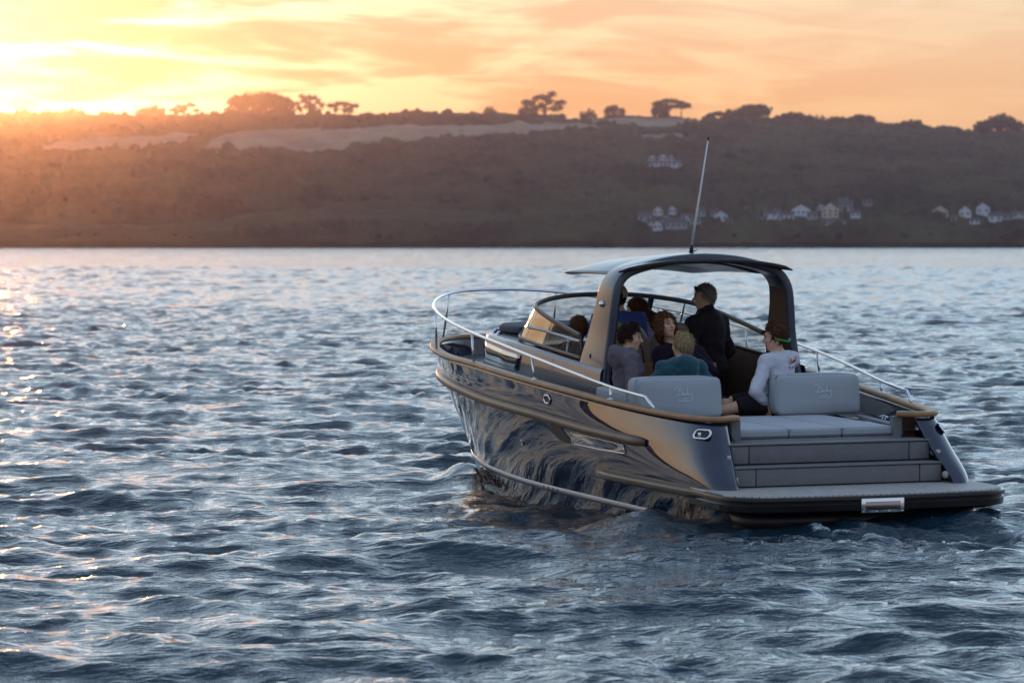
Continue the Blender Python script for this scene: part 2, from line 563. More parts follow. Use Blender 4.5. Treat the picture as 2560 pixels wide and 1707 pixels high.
HOUSES = [
    (1663, 422, 78, 15, 'render_white', 'long low white house alone high in the wood', False),
    (1630, 404, 18, 12, 'render_white', 'left small pale gable above the long low white house', True),
    (1657, 403, 20, 14, 'render_white', 'middle small pale gable above the long low white house', True),
    (1678, 403, 16, 11, 'render_white', 'right small pale gable above the long low white house', True),
    (1612, 556, 34, 22, 'render_grey', 'grey cottage at the left end of the shore village', False),
    (1645, 540, 24, 20, 'render_white', 'small pale gabled house behind the grey cottage', True),
    (1681, 538, 18, 18, 'render_white', 'narrow pale gable left of the aerial, upper row', True),
    (1644, 578, 24, 22, 'render_white', 'small white house nearest the water, left of the aerial', True),
    (1690, 575, 54, 24, 'render_grey', 'wide grey house low on the shore beside the aerial', False),
    (1752, 544, 24, 18, 'render_grey', 'dull grey house just right of the aerial', False),
    (1802, 556, 34, 24, 'render_white', 'pale gabled house alone right of the aerial', True),
    (1868, 534, 18, 14, 'render_grey', 'faint grey cottage higher up among trees, centre of village', False),
    (1926, 550, 34, 18, 'render_white', 'left of two low white cottages side by side', False),
    (1966, 553, 36, 19, 'render_white', 'right of two low white cottages side by side', False),
    (2002, 543, 48, 28, 'render_white', 'bright white house above the two low cottages', True),
    (2075, 545, 42, 36, 'render_cream', 'cream house with a tall gable, middle of the village', True),
    (2114, 533, 36, 26, 'render_grey', 'grey-roofed house right behind the cream gable', False),
    (2108, 513, 26, 14, 'render_white', 'white cottage uppermost above the cream gable', False),
    (2090, 573, 50, 18, 'render_white', 'low white boathouse below the cream gable', False),
    (2168, 516, 24, 12, 'render_grey', 'faint cottage in the trees right of the cream gable', False),
    (2350, 548, 40, 28, 'render_cream', 'cream gabled house with a warm front, alone on the right', True),
    (2412, 546, 30, 28, 'render_white', 'slim white gable between the warm house and the right cluster', True),
    (2457, 540, 34, 28, 'render_white', 'white gabled house of the rightmost cluster, upper', True),
    (2488, 558, 34, 22, 'render_white', 'white house of the rightmost cluster, lower', False),
    (2547, 546, 34, 14, 'render_white', 'low white house cut by the right edge', False),
    (1628, 565, 22, 14, 'render_white', 'small pale cottage between the grey cottage and the shore', False),
    (1664, 556, 20, 16, 'render_grey', 'dull gable tucked behind the wide grey shore house', True),
    (1716, 552, 24, 14, 'render_white', 'pale cottage just right of the aerial, above the dull grey house', False),
    (1738, 562, 26, 16, 'render_grey', 'dark cottage low on the shore right of the aerial', False),
    (1786, 543, 20, 14, 'render_grey', 'grey cottage close behind the lone pale gable', False),
    (1822, 564, 20, 12, 'render_white', 'low pale shed right of the lone pale gable', False),
    (1905, 560, 22, 12, 'render_grey', 'grey shed in front of the left low white cottage', False),
    (1944, 541, 22, 13, 'render_white', 'pale roof peeping over the two low white cottages', False),
    (2030, 549, 26, 16, 'render_grey', 'grey house between the bright white house and the cream gable', False),
    (2052, 530, 20, 14, 'render_white', 'small white gable up the slope left of the cream gable', True),
    (2138, 546, 24, 16, 'render_white', 'pale cottage right of the grey-roofed house', False),
    (2066, 566, 22, 12, 'render_grey', 'grey shed left of the low white boathouse', False),
    (2388, 556, 22, 13, 'render_grey', 'grey cottage between the warm house and the slim white gable', False),
    (2436, 562, 24, 12, 'render_white', 'low white shed below the slim white gable', False),
    (2520, 552, 26, 14, 'render_grey', 'grey house next to the one cut by the right edge', False),
]
CLEAR = [(a[0], a[1], a[2], a[3]) for a in HOUSES]

# ---- the wood that clothes the slope: thousands of small lumpy crowns, one mass
def ico(sub, seed, amp, flat=0.8):
    bm = bmesh.new(); bmesh.ops.create_icosphere(bm, subdivisions=sub, radius=1.0)
    v = np.array([p.co[:] for p in bm.verts]); f = np.array([[q.index for q in p.verts] for p in bm.faces]); bm.free()
    r = np.random.RandomState(seed)
    v = v * (1 + amp * (r.rand(len(v), 1) - 0.5))
    v[:, 2] *= flat
    return v, f


TPL = [ico(2, s, 0.55) for s in range(6)]
TPL1 = [ico(1, s, 0.5) for s in range(4)]
rw = np.random.RandomState(11)


def wood(n, u0, u1, tpl, rmin, rmax, name, label):
    lift = 2.6 if u1 > 0 else 0.0
    u = rw.uniform(u0, u1, n); t = rw.uniform(0.0, 1.04, n) ** 0.95
    keep = ~in_field(u, t, 0.020)
    for hu_, hv_, hw_, hh_ in CLEAR:
        th = _t_of(hu_, hv_)
        keep &= ~((np.abs(u - hu_) < hw_ * .5 + 9) & (t > th - .08) & (t < th + .02))
    keep &= ~((u < 1500) & (u > -260) & (t > .88)) & ~((t > .97) & (u > -260))
    u, t = u[keep], t[keep]
    a = np.arctan((u - 1280) / F_PX); d = D_SHORE + 4 + t * (D_RIDGE - D_SHORE)
    z = terrain(a, d)
    rad = rw.uniform(rmin, rmax, len(u)) * np.where((t > 0.97) & (u > -260), 0.6, 1.0) * np.where(t < 0.12, 0.6, 1.0)
    # open upland to the left keeps a clean grass skyline, hedges only
    lowland = (u < 900) & (t > 0.93)
    rad = np.where(lowland & (u > -260), rad * 0.45, rad)
    rad = np.where((u > 1560) & (t > .5), rad * 1.15, rad)
    Vs, Fs, off = [], [], 0
    for i in range(len(u)):
        v, f = tpl[i % len(tpl)]
        c, s = math.cos(i * 2.4), math.sin(i * 2.4)
        w = v * rad[i] * np.array([1.0, 1.0, rw.uniform(0.75, 1.25)])
        w = np.stack([w[:, 0] * c - w[:, 1] * s, w[:, 0] * s + w[:, 1] * c, w[:, 2]], -1)
        w += (d[i] * math.sin(a[i]), d[i] * math.cos(a[i]), z[i] + rad[i] * 0.45 + lift)
        Vs.append(w); Fs.append(f + off); off += len(v)
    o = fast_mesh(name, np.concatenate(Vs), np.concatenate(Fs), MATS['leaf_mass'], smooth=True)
    tag(o, label, 'woodland', kind='stuff')
    return o


# closed canopy: the wood seen as one soft, uneven surface over the slope
def canopy():
    uu = np.linspace(-300, 2900, 640); tt_ = np.concatenate([np.linspace(0.004, 1.03, 225), [1.06, 1.1]])
    U, T = np.meshgrid(uu, tt_)
    a = np.arctan((U - 1280) / F_PX); d = D_SHORE + T * (D_RIDGE - D_SHORE)
    x = d * np.sin(a); y = d * np.cos(a)
    n1 = samp(WA, 'h', x / 3.4, y / 3.4) / WA['h'].std(); n2 = samp(WA, 'h', x / 1.5 + 7, y / 1.5) / WA['h'].std(); n3 = samp(WA, 'h', x / 11 + 3, y / 11) / WA['h'].std()
    hgt = 5.2 + 1.15 * n1 + .55 * n2 + 1.3 * n3
    up = np.clip((U - 1720) / 120, 0, 1)
    hgt = np.where(T > .90, hgt * (.30 + .70 * up), hgt)
    f = in_field(U, T, 0.002)
    edge = in_field(U, T, 0.03)
    hgt = np.where(edge, hgt * .45, hgt)
    hgt = np.where(f, -1.5, hgt)
    for hu_, hv_, hw_, hh_ in CLEAR:
        th = _t_of(hu_, hv_)
        k = np.exp(-(np.maximum(0, np.abs(U - hu_) - hw_ * .5) / 9.) ** 2) * ((T > th - .065) & (T < th + .012))
        hgt = hgt * (1 - k) + k * .2
    hgt = hgt * np.clip(T / .03, .25, 1)
    z = terrain(a, d) + hgt
    V = np.stack([x, y, z], -1).reshape(-1, 3)
    nr, nc = U.shape
    idx = np.arange(nr * nc).reshape(nr, nc)
    Q = np.stack([idx[:-1, :-1], idx[:-1, 1:], idx[1:, 1:], idx[1:, :-1]], -1).reshape(-1, 4)
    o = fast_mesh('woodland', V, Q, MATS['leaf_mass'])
    tag(o, 'closed dark canopy of the wood covering the hillside', 'woodland', kind='stuff')


canopy()
wood(2600, -260, 2860, TPL1, 1.6, 4.6, 'woodland', 'scattered rounder treetops standing out of the hillside wood')
wood(1300, -11000, -260, TPL1, 8.0, 17.0, 'woodland', 'dark trees on the hillside further along the shore')


# ---- single trees on the skyline
def leaf_cloud(centres, n, size, seed):
    """many small leaf-clump faces spread through a set of ellipsoids [(c, r3)]"""
    r = np.random.RandomState(seed)
    V, F = [], []
    wts = np.array([rr[0] * rr[1] * rr[2] for _, rr in centres]); wts = wts / wts.sum()
    for ci, (c, rr) in enumerate(centres):
        k = max(12, int(n * wts[ci]))
        p = r.normal(size=(k, 3)); p /= np.linalg.norm(p, axis=1)[:, None]
        p *= (r.rand(k, 1) ** 0.45)
        p = p * np.array(rr) + np.array(c)
        for q in p:
            a1 = r.normal(size=3); a1 /= np.linalg.norm(a1); a2 = np.cross(a1, r.normal(size=3)); a2 /= np.linalg.norm(a2)
            s = size * r.uniform(0.6, 1.4)
            b0 = len(V)
            V += [q + a1 * s, q - a1 * s * .5 + a2 * s, q - a1 * s * .7 - a2 * s * .8, q + a2 * s * .3 + np.cross(a1, a2) * s * .6]
            F += [(b0, b0 + 1, b0 + 2), (b0, b0 + 3, b0 + 1), (b0 + 2, b0 + 1, b0 + 3)]
    return V, F


def tube(pts, radii, n=8, cap=True):
    """tapered tube along a polyline"""
    P = [Vector(p) for p in pts]
    V, F = [], []
    up = Vector((0, 0, 1))
    prev = None
    for i, p in enumerate(P):
        d = (P[min(i + 1, len(P) - 1)] - P[max(i - 1, 0)]).normalized()
        if prev is None:
            a = d.cross(Vector((0.13, 0.2, 1.0)) if abs(d.z) < 0.95 else Vector((1, 0, 0))).normalized()
        else:
            a = (prev - d * prev.dot(d)).normalized()
        prev = a
        b = d.cross(a)
        r = radii[i] if hasattr(radii, '__len__') else radii
        for k in range(n):
            th = 2 * math.pi * k / n
            V.append(p + a * (math.cos(th) * r) + b * (math.sin(th) * r))
    for i in range(len(P) - 1):
        for k in range(n):
            F.append((i * n + k, i * n + (k + 1) % n, (i + 1) * n + (k + 1) % n, (i + 1) * n + k))
    if cap:
        F.append(tuple(range(n))[::-1]); F.append(tuple((len(P) - 1) * n + k for k in range(n)))
    return V, F


def skyline_tree(u, v_top, v_base, width, shape, label, seed, kind='pine_tree', group='trees on the skyline'):
    """u, tops and bases are photo columns/rows turned into real size at the ridge distance"""
    r = random.Random(seed)
    d = D_RIDGE - 6.0 if shape != 'low' else D_RIDGE - 12
    a = px_az(u); px = d / F_PX
    base = Vector((d * math.sin(a), d * math.cos(a), float(terrain(np.array([a]), np.array([d]))[0]) - 0.3))
    H = (608 - v_top) * px + CAM_H - base.z
    W = width * px
    root = empty(kind, base)
    tag(root, label, 'tree', group)
    tv, tf, cl = [], [], []
    def add_tube(p, rad):
        V, F = tube(p, rad, 6); o = len(tv); tv.extend(V); tf.extend([tuple(i + o for i in f) for f in F])
    if shape == 'dense':           # heavy rounded clump
        add_tube([(0, 0, 0), (0, 0, H * .5)], [W * .05, W * .03])
        for k in range(13):
            x = r.uniform(-.42, .42) * W
            cz = H * (.34 + .42 * (1 - (abs(x) / (W * .5)) ** 2) * r.uniform(.55, 1.0))
            cl.append(((x, r.uniform(-.2, .2) * W, cz), (W * .15, W * .14, H * .20)))
            add_tube([(0, 0, H * .3), (x, 0, cz)], [W * .02, W * .008])
        n, sz = 3600, W * .026
        for k in range(9):
            cl.append(((W * (-.42 + .105 * k), 0, H * .22), (W * .10, W * .1, H * .22)))
    elif shape == 'open':          # wind-swept pine with see-through limbs
        tips = []
        lean = r.uniform(-.12, .12) * W
        top = Vector((lean, 0, H * .60))
        add_tube([(0, 0, 0), (lean * .5, 0, H * .32), top], [W * .035, W * .028, W * .018])
        nb = 8
        for k in range(nb):
            x = (k / (nb - 1) - .5) * .84 * W
            cz = H * (.90 - .42 * (abs(x) / (W * .5)) ** 1.7) * r.uniform(.68, 1.0)
            add_tube([(lean * .4, 0, H * r.uniform(.22, .45)), (x * .6, r.uniform(-.1, .1) * W, cz * .8), (x, 0, cz)], [W * .018, W * .011, W * .005])
            cl.append(((x, r.uniform(-.1, .1) * W, cz), (W * r.uniform(.09, .14), W * .11, H * r.uniform(.08, .12))))
            if r.random() < .75:
                cl.append(((x * r.uniform(.5, .95), 0, cz * r.uniform(.55, .8)), (W * r.uniform(.07, .12), W * .09, H * r.uniform(.07, .12))))
        n, sz = 1700, W * .026
    elif shape == 'lean':          # crown trailing to one side, clear space beneath
        add_tube([(-W * .18, 0, 0), (-W * .12, 0, H * .35), (W * .02, 0, H * .62), (W * .2, 0, H * .8)], [W * .04, W * .035, W * .025, W * .012])
        add_tube([(W * .28, 0, 0), (W * .26, 0, H * .4), (W * .3, 0, H * .7)], [W * .018, W * .014, W * .008])
        for k in range(12):
            f = k / 11
            x = (-.40 + .84 * f) * W
            lo = .30 if f < .45 else .66
            for zz in np.linspace(lo, .70 + .22 * math.sin(math.pi * min(1, f * .95 + .05)), 4 if f < .45 else 2):
                cl.append(((x, r.uniform(-.1, .1) * W, H * zz), (W * .09, W * .1, H * .11)))
        n, sz = 2200, W * .026
    else:                          # low rounded scrub
        add_tube([(0, 0, 0), (0, 0, H * .5)], [W * .04, W * .02])
        for k in range(8):
            x = (k / 7 - .5) * .8 * W
            cl.append(((x, r.uniform(-.15, .15) * W, H * r.uniform(.35, .62) * (1 - .5 * (abs(x) / (W * .5)) ** 2)), (W * .13, W * .12, H * .28)))
        n, sz = 1500, W * .034
    for k in range(5):
        cl.append((((k / 4 - .5) * (.75 if shape != 'lean' else .35) * W - (.15 * W if shape == 'lean' else 0), 0, H * .08), (W * .13, W * .12, H * .13)))
    mesh_obj('trunk', tv, tf, MATS['bark'], root)
    V, F = leaf_cloud(cl, n, sz, seed)
    mesh_obj('crown', V, F, MATS['pine_leaf'], root, smooth=False)
    return root


TREES = [
    (378, 257, 292, 74, 'low', 'low rounded tree on the skyline near the sunset glow'),
    (460, 250, 292, 74, 'open', 'small airy tree on the skyline beside the low rounded one'),
    (650, 224, 292, 178, 'dense', 'biggest dense clump of trees on the skyline, left of centre'),
    (770, 223, 292, 84, 'open', 'tall open pine touching the right side of the big dense clump'),
    (858, 239, 292, 76, 'open', 'thin spindly pine standing right of the big dense clump'),
    (1225, 259, 290, 34, 'low', 'small dark bush poking up from the middle of the ridge'),
    (1360, 222, 292, 112, 'open', 'umbrella-crowned pine standing highest on the middle of the ridge'),
    (1320, 250, 292, 50, 'low', 'dark shrub at the foot of the umbrella-crowned pine'),
    (1470, 264, 303, 44, 'low', 'low bush on the ridge between two fields'),
    (1536, 257, 309, 52, 'dense', 'compact round tree just left of the skyline field'),
    (1676, 249, 309, 100, 'lean', 'wind-bent tree alone on the skyline field'),
    (1805, 266, 310, 96, 'open', 'flat-topped pine at the left end of the right-hand wood'),
    (1885, 258, 312, 150, 'dense', 'broad wind-swept tree on the crest of the right-hand wood'),
    (1990, 276, 316, 92, 'dense', 'humped treetop in the right-hand wood beside the broad wind-swept tree'),
    (2046, 280, 318, 60, 'low', 'narrow tufted tree on the right-hand wooded crest'),
    (2098, 284, 320, 100, 'low', 'smooth rounded treetop on the right-hand wooded crest'),
    (2150, 281, 322, 100, 'dense', 'dense treetop where the wooded crest starts to descend'),
    (2268, 294, 330, 120, 'low', 'rounded treetop low on the descending wooded crest'),
    (2360, 306, 334, 110, 'low', 'last low treetop before the gap at the right'),
    (2496, 281, 342, 130, 'dense', 'large round tree mass on the skyline at the far right'),
]
for i, (u, vt, vb, w, sh, lab) in enumerate(TREES):
    skyline_tree(u, vt, vb, w, sh, lab, 100 + i, 'pine_tree' if sh in ('open', 'lean') else 'round_tree')

# ---- houses
mat('render_white', (0.66, 0.70, 0.74), 0.8, nscale=0.6, namt=0.12)
mat('render_cream', (0.64, 0.54, 0.42), 0.8, nscale=0.6, namt=0.12)
mat('render_grey', (0.36, 0.37, 0.40), 0.85, nscale=0.6, namt=0.2)
mat('slate_roof', (0.075, 0.075, 0.085), 0.7, nscale=0.8, namt=0.25)
mat('house_glass', (0.02, 0.025, 0.03), 0.08)
mat('chimney_brick', (0.24, 0.12, 0.08), 0.9)


def box(x0, x1, y0, y1, z0, z1):
    V = [(x0, y0, z0), (x1, y0, z0), (x1, y1, z0), (x0, y1, z0), (x0, y0, z1), (x1, y0, z1), (x1, y1, z1), (x0, y1, z1)]
    F = [(0, 3, 2, 1), (4, 5, 6, 7), (0, 1, 5, 4), (1, 2, 6, 5), (2, 3, 7, 6), (3, 0, 4, 7)]
    return V, F


def house(u, v_base, wpx, hpx, wall, label, gable=False, seed=0):
    a, d, z = px_d(u, v_base)
    # stand the house proud of the trees in front of it
    px = d / F_PX
    W, H = wpx * px, hpx * px
    root = empty('house', (d * math.sin(a), d * math.cos(a), z + 0.8))
    root.rotation_euler = (0, 0, -a)
    tag(root, label, 'house', 'houses along the far shore')
    dep = max(5.0, min(9.0, W * .8))
    eave = H * (0.62 if not gable else 0.55)
    if gable:   # gable end faces the water
        V = [(-W/2, 0, -3), (W/2, 0, -3), (W/2, 0, eave), (0, 0, H), (-W/2, 0, eave), (-W/2, dep, -3), (W/2, dep, -3), (W/2, dep, eave), (0, dep, H), (-W/2, dep, eave)]
        F = [(0, 1, 2, 3, 4), (5, 9, 8, 7, 6), (1, 6, 7, 2), (0, 4, 9, 5)]
        mesh_obj('wall', V, F, MATS[wall], root, smooth=False)
        e = .35
        V = [(-W/2-e, -e, eave-e*.8), (0, -e, H+.05), (0, dep+e, H+.05), (-W/2-e, dep+e, eave-e*.8), (W/2+e, -e, eave-e*.8), (W/2+e, dep+e, eave-e*.8)]
        V += [(x, y, zz + .28) for x, y, zz in V]
        F = [(0, 3, 2, 1), (1, 2, 5, 4), (6, 7, 8, 9), (7, 10, 11, 8), (0, 1, 7, 6), (1, 4, 10, 7), (3, 9, 8, 2), (2, 8, 11, 5), (0, 6, 9, 3), (4, 5, 11, 10)]
    else:
        V = [(-W/2, 0, -3), (W/2, 0, -3), (W/2, dep, -3), (-W/2, dep, -3), (-W/2, 0, eave), (W/2, 0, eave), (W/2, dep, eave), (-W/2, dep, eave), (-W/2, dep/2, H), (W/2, dep/2, H)]
        F = [(0, 1, 5, 4), (2, 3, 7, 6), (1, 2, 6, 9, 5), (3, 0, 4, 8, 7)]
        mesh_obj('wall', V, F, MATS[wall], root, smooth=False)
        e = .3
        V = [(-W/2-e, -e, eave-.15), (W/2+e, -e, eave-.15), (W/2+e, dep/2, H+.05), (-W/2-e, dep/2, H+.05), (-W/2-e, dep+e, eave-.15), (W/2+e, dep+e, eave-.15)]
        V += [(x, y, zz + .28) for x, y, zz in V]
        F = [(0, 3, 2, 1), (3, 4, 5, 2), (6, 7, 8, 9), (9, 8, 11, 10), (0, 1, 7, 6), (4, 10, 11, 5), (0, 6, 9, 3), (3, 9, 10, 4), (1, 2, 8, 7), (2, 5, 11, 8)]
    roof = mesh_obj('roof', V, F, MATS['slate_roof'], root, smooth=False)
    cx = W * (.32 if seed % 2 else -.3)
    V, F = box(cx - .45, cx + .45, dep * .45, dep * .45 + .9, H - .6, H + 1.3)
    mesh_obj('chimney', V, F, MATS['chimney_brick'], roof, smooth=False)
    nwin = max(2, int(W / 2.6))
    rows = 2 if eave > 4.2 else 1
    for rr_ in range(rows):
        for k in range(nwin):
            x = -W/2 + W * (k + .5) / nwin
            ww, wh = min(.62, W / nwin * .3), 0.6
            zc = eave * (rr_ + .55) / rows
            V, F = box(x - ww, x + ww, -.06, .04, zc - wh, zc + wh)
            mesh_obj('window', V, F, MATS['house_glass'], root, smooth=False)
    return root


for i, (u, v, w, h_, wl, lab, gb) in enumerate(HOUSES):
    house(u, v, w, h_, wl, lab, gb, i)
# ------------------------------------------------------------------ the motor launch (x forward, y to port, z up in its own frame)
YAW, PITCH, ROLL = R(20.2245), R(1.5327), R(-0.5184)
BOAT_M = Matrix.Translation(BOAT_LOC) @ Matrix.Rotation(YAW + math.pi / 2, 4, 'Z') @ Matrix.Rotation(-PITCH, 4, 'Y') @ Matrix.Rotation(ROLL, 4, 'X')

mat('navy_gloss', (0.014, 0.017, 0.042), 0.03, spec=0.45, coat=1.0, coat_rough=0.0)
mat('slate_gloss', (0.066, 0.078, 0.102), 0.28, spec=0.4, coat=0.35, coat_rough=0.03)
mat('black_gloss', (0.008, 0.007, 0.008), 0.25, spec=0.35, coat=0.25)
mat('dark_trim', (0.018, 0.017, 0.018), 0.35)
mat('antifoul', (0.012, 0.010, 0.010), 0.4)
mat('boot_white', (0.66, 0.66, 0.66), 0.3)
mat('teak', (0.36, 0.19, 0.085), 0.42, spec=0.4, nscale=6.0, namt=0.22)
mat('belt_teak', (0.13, 0.078, 0.044), 0.4, spec=0.4, coat=0.2, nscale=5.0, namt=0.2)
mat('steel', (0.80, 0.80, 0.82), 0.13, metal=1.0)
mat('cushion', (0.37, 0.395, 0.42), 0.8, spec=0.25, sheen=0.15, nscale=90.0, namt=0.05, bump=0.0008, bscale=260.0)
mat('cushion_navy', (0.07, 0.08, 0.105), 0.75, spec=0.25, bump=0.0008, bscale=260.0)
mat('step_grey', (0.185, 0.185, 0.185), 0.62, spec=0.3, nscale=9.0, namt=0.07, bump=0.0006, bscale=320.0)
mat('cockpit_brown', (0.085, 0.050, 0.033), 0.5, spec=0.4, nscale=5, namt=0.12)
mat('leather_taupe', (0.20, 0.155, 0.12), 0.5, spec=0.35, nscale=8, namt=0.08)
mat('leather_tan', (0.30, 0.16, 0.085), 0.5, spec=0.35, nscale=8, namt=0.08)
mat('logo_white', (0.66, 0.70, 0.74), 0.6)
mat('wood_sole', (0.12, 0.07, 0.04), 0.5, nscale=7, namt=0.2)
mat('mast_white', (0.85, 0.85, 0.85), 0.35)
mat('mirror_plate', (0.34, 0.27, 0.25), 0.2, metal=1.0)
mat('fitting_pale', (0.45, 0.40, 0.36), 0.4)

MATS['navy_gloss'].node_tree.nodes['Principled BSDF'].inputs['Coat IOR'].default_value = 1.5

# swim-platform decking with caulk lines
m = mat('platform_deck', (0.30, 0.275, 0.25), 0.55)
t = m.node_tree; g = NG(t); b = t.nodes['Principled BSDF']
co = g.n('ShaderNodeTexCoord').outputs['Object']
sp = g.n('ShaderNodeSeparateXYZ'); t.links.new(co, sp.inputs[0])
line = g.m('LESS_THAN', g.m('FRACT', g.m('MULTIPLY', sp.outputs[1], 18.0)), 0.14)
t.links.new(g.mix(line, g.mix(g.rng(g.noise(co, 12.0, 3.0), .3, .7), (0.40, 0.36, 0.32), (0.50, 0.455, 0.41)), (0.10, 0.09, 0.085)), b.inputs['Base Color'])

# tinted glazing: see-through with the mirror-like coating of marine glass
def glazing(name, tint, ior, rough=0.0):
    m = bpy.data.materials.new(name); m.use_nodes = True
    t = m.node_tree; t.nodes.clear(); g = NG(t)
    tr = g.n('ShaderNodeBsdfTransparent'); tr.inputs['Color'].default_value = (*tint, 1)
    gl = g.n('ShaderNodeBsdfGlossy'); gl.inputs['Roughness'].default_value = rough; gl.inputs['Color'].default_value = (0.95, 0.95, 0.95, 1)
    fr = g.n('ShaderNodeFresnel')
    bf = g.n('ShaderNodeNewGeometry').outputs['Backfacing']
    t.links.new(g.m('ADD', g.m('MULTIPLY', bf, 1.0 / ior - ior), ior), fr.inputs['IOR'])
    mx = g.n('ShaderNodeMixShader')
    t.links.new(fr.outputs[0], mx.inputs[0]); t.links.new(tr.outputs[0], mx.inputs[1]); t.links.new(gl.outputs[0], mx.inputs[2])
    o = g.n('ShaderNodeOutputMaterial'); t.links.new(mx.outputs[0], o.inputs['Surface'])
    MATS[name] = m
    return m


glazing('windscreen_glass', (0.80, 0.80, 0.78), 1.75)
glazing('side_glass', (0.45, 0.42, 0.37), 3.8)
mat('cabin_glass', (0.012, 0.012, 0.014), 0.02, spec=1.0, coat=1.0, coat_rough=0.0, ior=2.4)
MATS['cabin_glass'].node_tree.nodes['Principled BSDF'].inputs['Coat IOR'].default_value = 2.4

boat = empty('motor_boat')
boat.matrix_world = BOAT_M
tag(boat, 'glossy navy open motor launch with grey arch hardtop, under way on the water', 'boat')


def crom(P, n):
    """Catmull-Rom resample of a control polyline, chord-length parameter -> n points"""
    P = np.asarray(P, float)
    d = np.r_[0, np.cumsum(np.sqrt(np.linalg.norm(np.diff(P, axis=0), axis=1)))]
    tq = np.linspace(0, d[-1], n)
    out = np.empty((n, P.shape[1]))
    # non-uniform cubic Hermite with finite-difference tangents
    M = np.empty_like(P)
    for i in range(len(P)):
        a, c = max(i - 1, 0), min(i + 1, len(P) - 1)
        M[i] = (P[c] - P[a]) / max(d[c] - d[a], 1e-9)
    k = np.clip(np.searchsorted(d, tq, side='right') - 1, 0, len(P) - 2)
    h = (d[k + 1] - d[k])[:, None]; s = ((tq - d[k]) / (d[k + 1] - d[k]))[:, None]
    return (2*s**3 - 3*s**2 + 1) * P[k] + (s**3 - 2*s**2 + s) * h * M[k] + (-2*s**3 + 3*s**2) * P[k + 1] + (s**3 - s**2) * h * M[k + 1]


def grid_faces(nr, nc, closed_c=False, flip=False):
    F = []
    for i in range(nr - 1):
        for j in range(nc if closed_c else nc - 1):
            q = (i * nc + j, i * nc + (j + 1) % nc, (i + 1) * nc + (j + 1) % nc, (i + 1) * nc + j)
            F.append(q[::-1] if flip else q)
    return F


def mirror(p):
    return (p[0], -p[1], p[2])


def sweep(path, prof, up=(0, 0, 1), closed=False, cap=True):
    """sweep a closed 2-D profile [(side, up)] along a path; side = path tangent x up"""
    P = [Vector(p) for p in path]
    V, n = [], 0
    up = Vector(up)
    for i, p in enumerate(P):
        if closed:
            d = (P[(i + 1) % len(P)] - P[i - 1]).normalized()
        else:
            d = (P[min(i + 1, len(P) - 1)] - P[max(i - 1, 0)]).normalized()
        s = d.cross(up).normalized(); u = s.cross(d)
        pr = prof(i / (len(P) - 1)) if callable(prof) else prof
        for a, b_ in pr:
            V.append(p + s * a + u * b_)
        n = len(pr)
    F = grid_faces(len(P), n, True)
    if not closed and cap:
        F.append(tuple(range(n))[::-1]); F.append(tuple((len(P) - 1) * n + k for k in range(n)))
    return V, F


def rrect(w, h, r, k=4, cx=0.0, cy=0.0):
    """rounded rectangle profile"""
    out = []
    for sx, sy, a0 in ((1, 1, 0), (-1, 1, 90), (-1, -1, 180), (1, -1, 270)):
        for j in range(k + 1):
            a = R(a0 + 90 * j / k)
            out.append((cx + sx * (w / 2 - r) + r * math.cos(a), cy + sy * (h / 2 - r) + r * math.sin(a)))
    return out


def part(name, VF, material, parent=None, smooth=True, label=None, autosmooth=None, loc=None):
    o = mesh_obj(name, VF[0], VF[1], material, parent if parent is not None else boat, smooth, loc)
    if label: o['label'] = label
    return o


def rbox(name, x0, x1, y0, y1, z0, z1, r, material, parent=None, seg=3, puff=0.0, label=None, taper=None):
    """bevelled box; puff swells the big faces like upholstery; taper(x,y,z)->point"""
    bm = bmesh.new()
    bmesh.ops.create_cube(bm, size=1.0)
    for v in bm.verts:
        v.co = ((x0 + x1) / 2 + v.co.x * (x1 - x0), (y0 + y1) / 2 + v.co.y * (y1 - y0), (z0 + z1) / 2 + v.co.z * (z1 - z0))
    if puff > 0:
        bmesh.ops.subdivide_edges(bm, edges=bm.edges[:], cuts=5, use_grid_fill=True)
        for v in bm.verts:
            u = [(v.co.x - x0) / (x1 - x0) * 2 - 1, (v.co.y - y0) / (y1 - y0) * 2 - 1, (v.co.z - z0) / (z1 - z0) * 2 - 1]
            w = [1 - min(1, abs(c)) ** 4 for c in u]
            for ax, (lo, hi) in enumerate(((x0, x1), (y0, y1), (z0, z1))):
                if abs(abs(u[ax]) - 1) < 1e-4:
                    o1, o2 = [w[k] for k in range(3) if k != ax]
                    v.co[ax] += math.copysign(puff * o1 * o2, u[ax])
        ed = [e for e in bm.edges if e.calc_face_angle(0) > R(50)]
    else:
        ed = bm.edges[:]
    bmesh.ops.bevel(bm, geom=ed, offset=r, segments=seg, affect='EDGES', profile=0.5)
    me = bpy.data.meshes.new(name)
    if taper:
        for v in bm.verts:
            v.co = taper(*v.co)
    bm.to_mesh(me); bm.free()
    me.shade_smooth()
    me.materials.append(material)
    o = bpy.data.objects.new(name, me)
    if label: o['label'] = label
    return link(o, parent if parent is not None else boat)


def sharp(o, deg=35):
    """crisp edges where faces meet at a steep angle"""
    me = o.data
    me.set_sharp_from_angle(angle=R(deg))
    return o


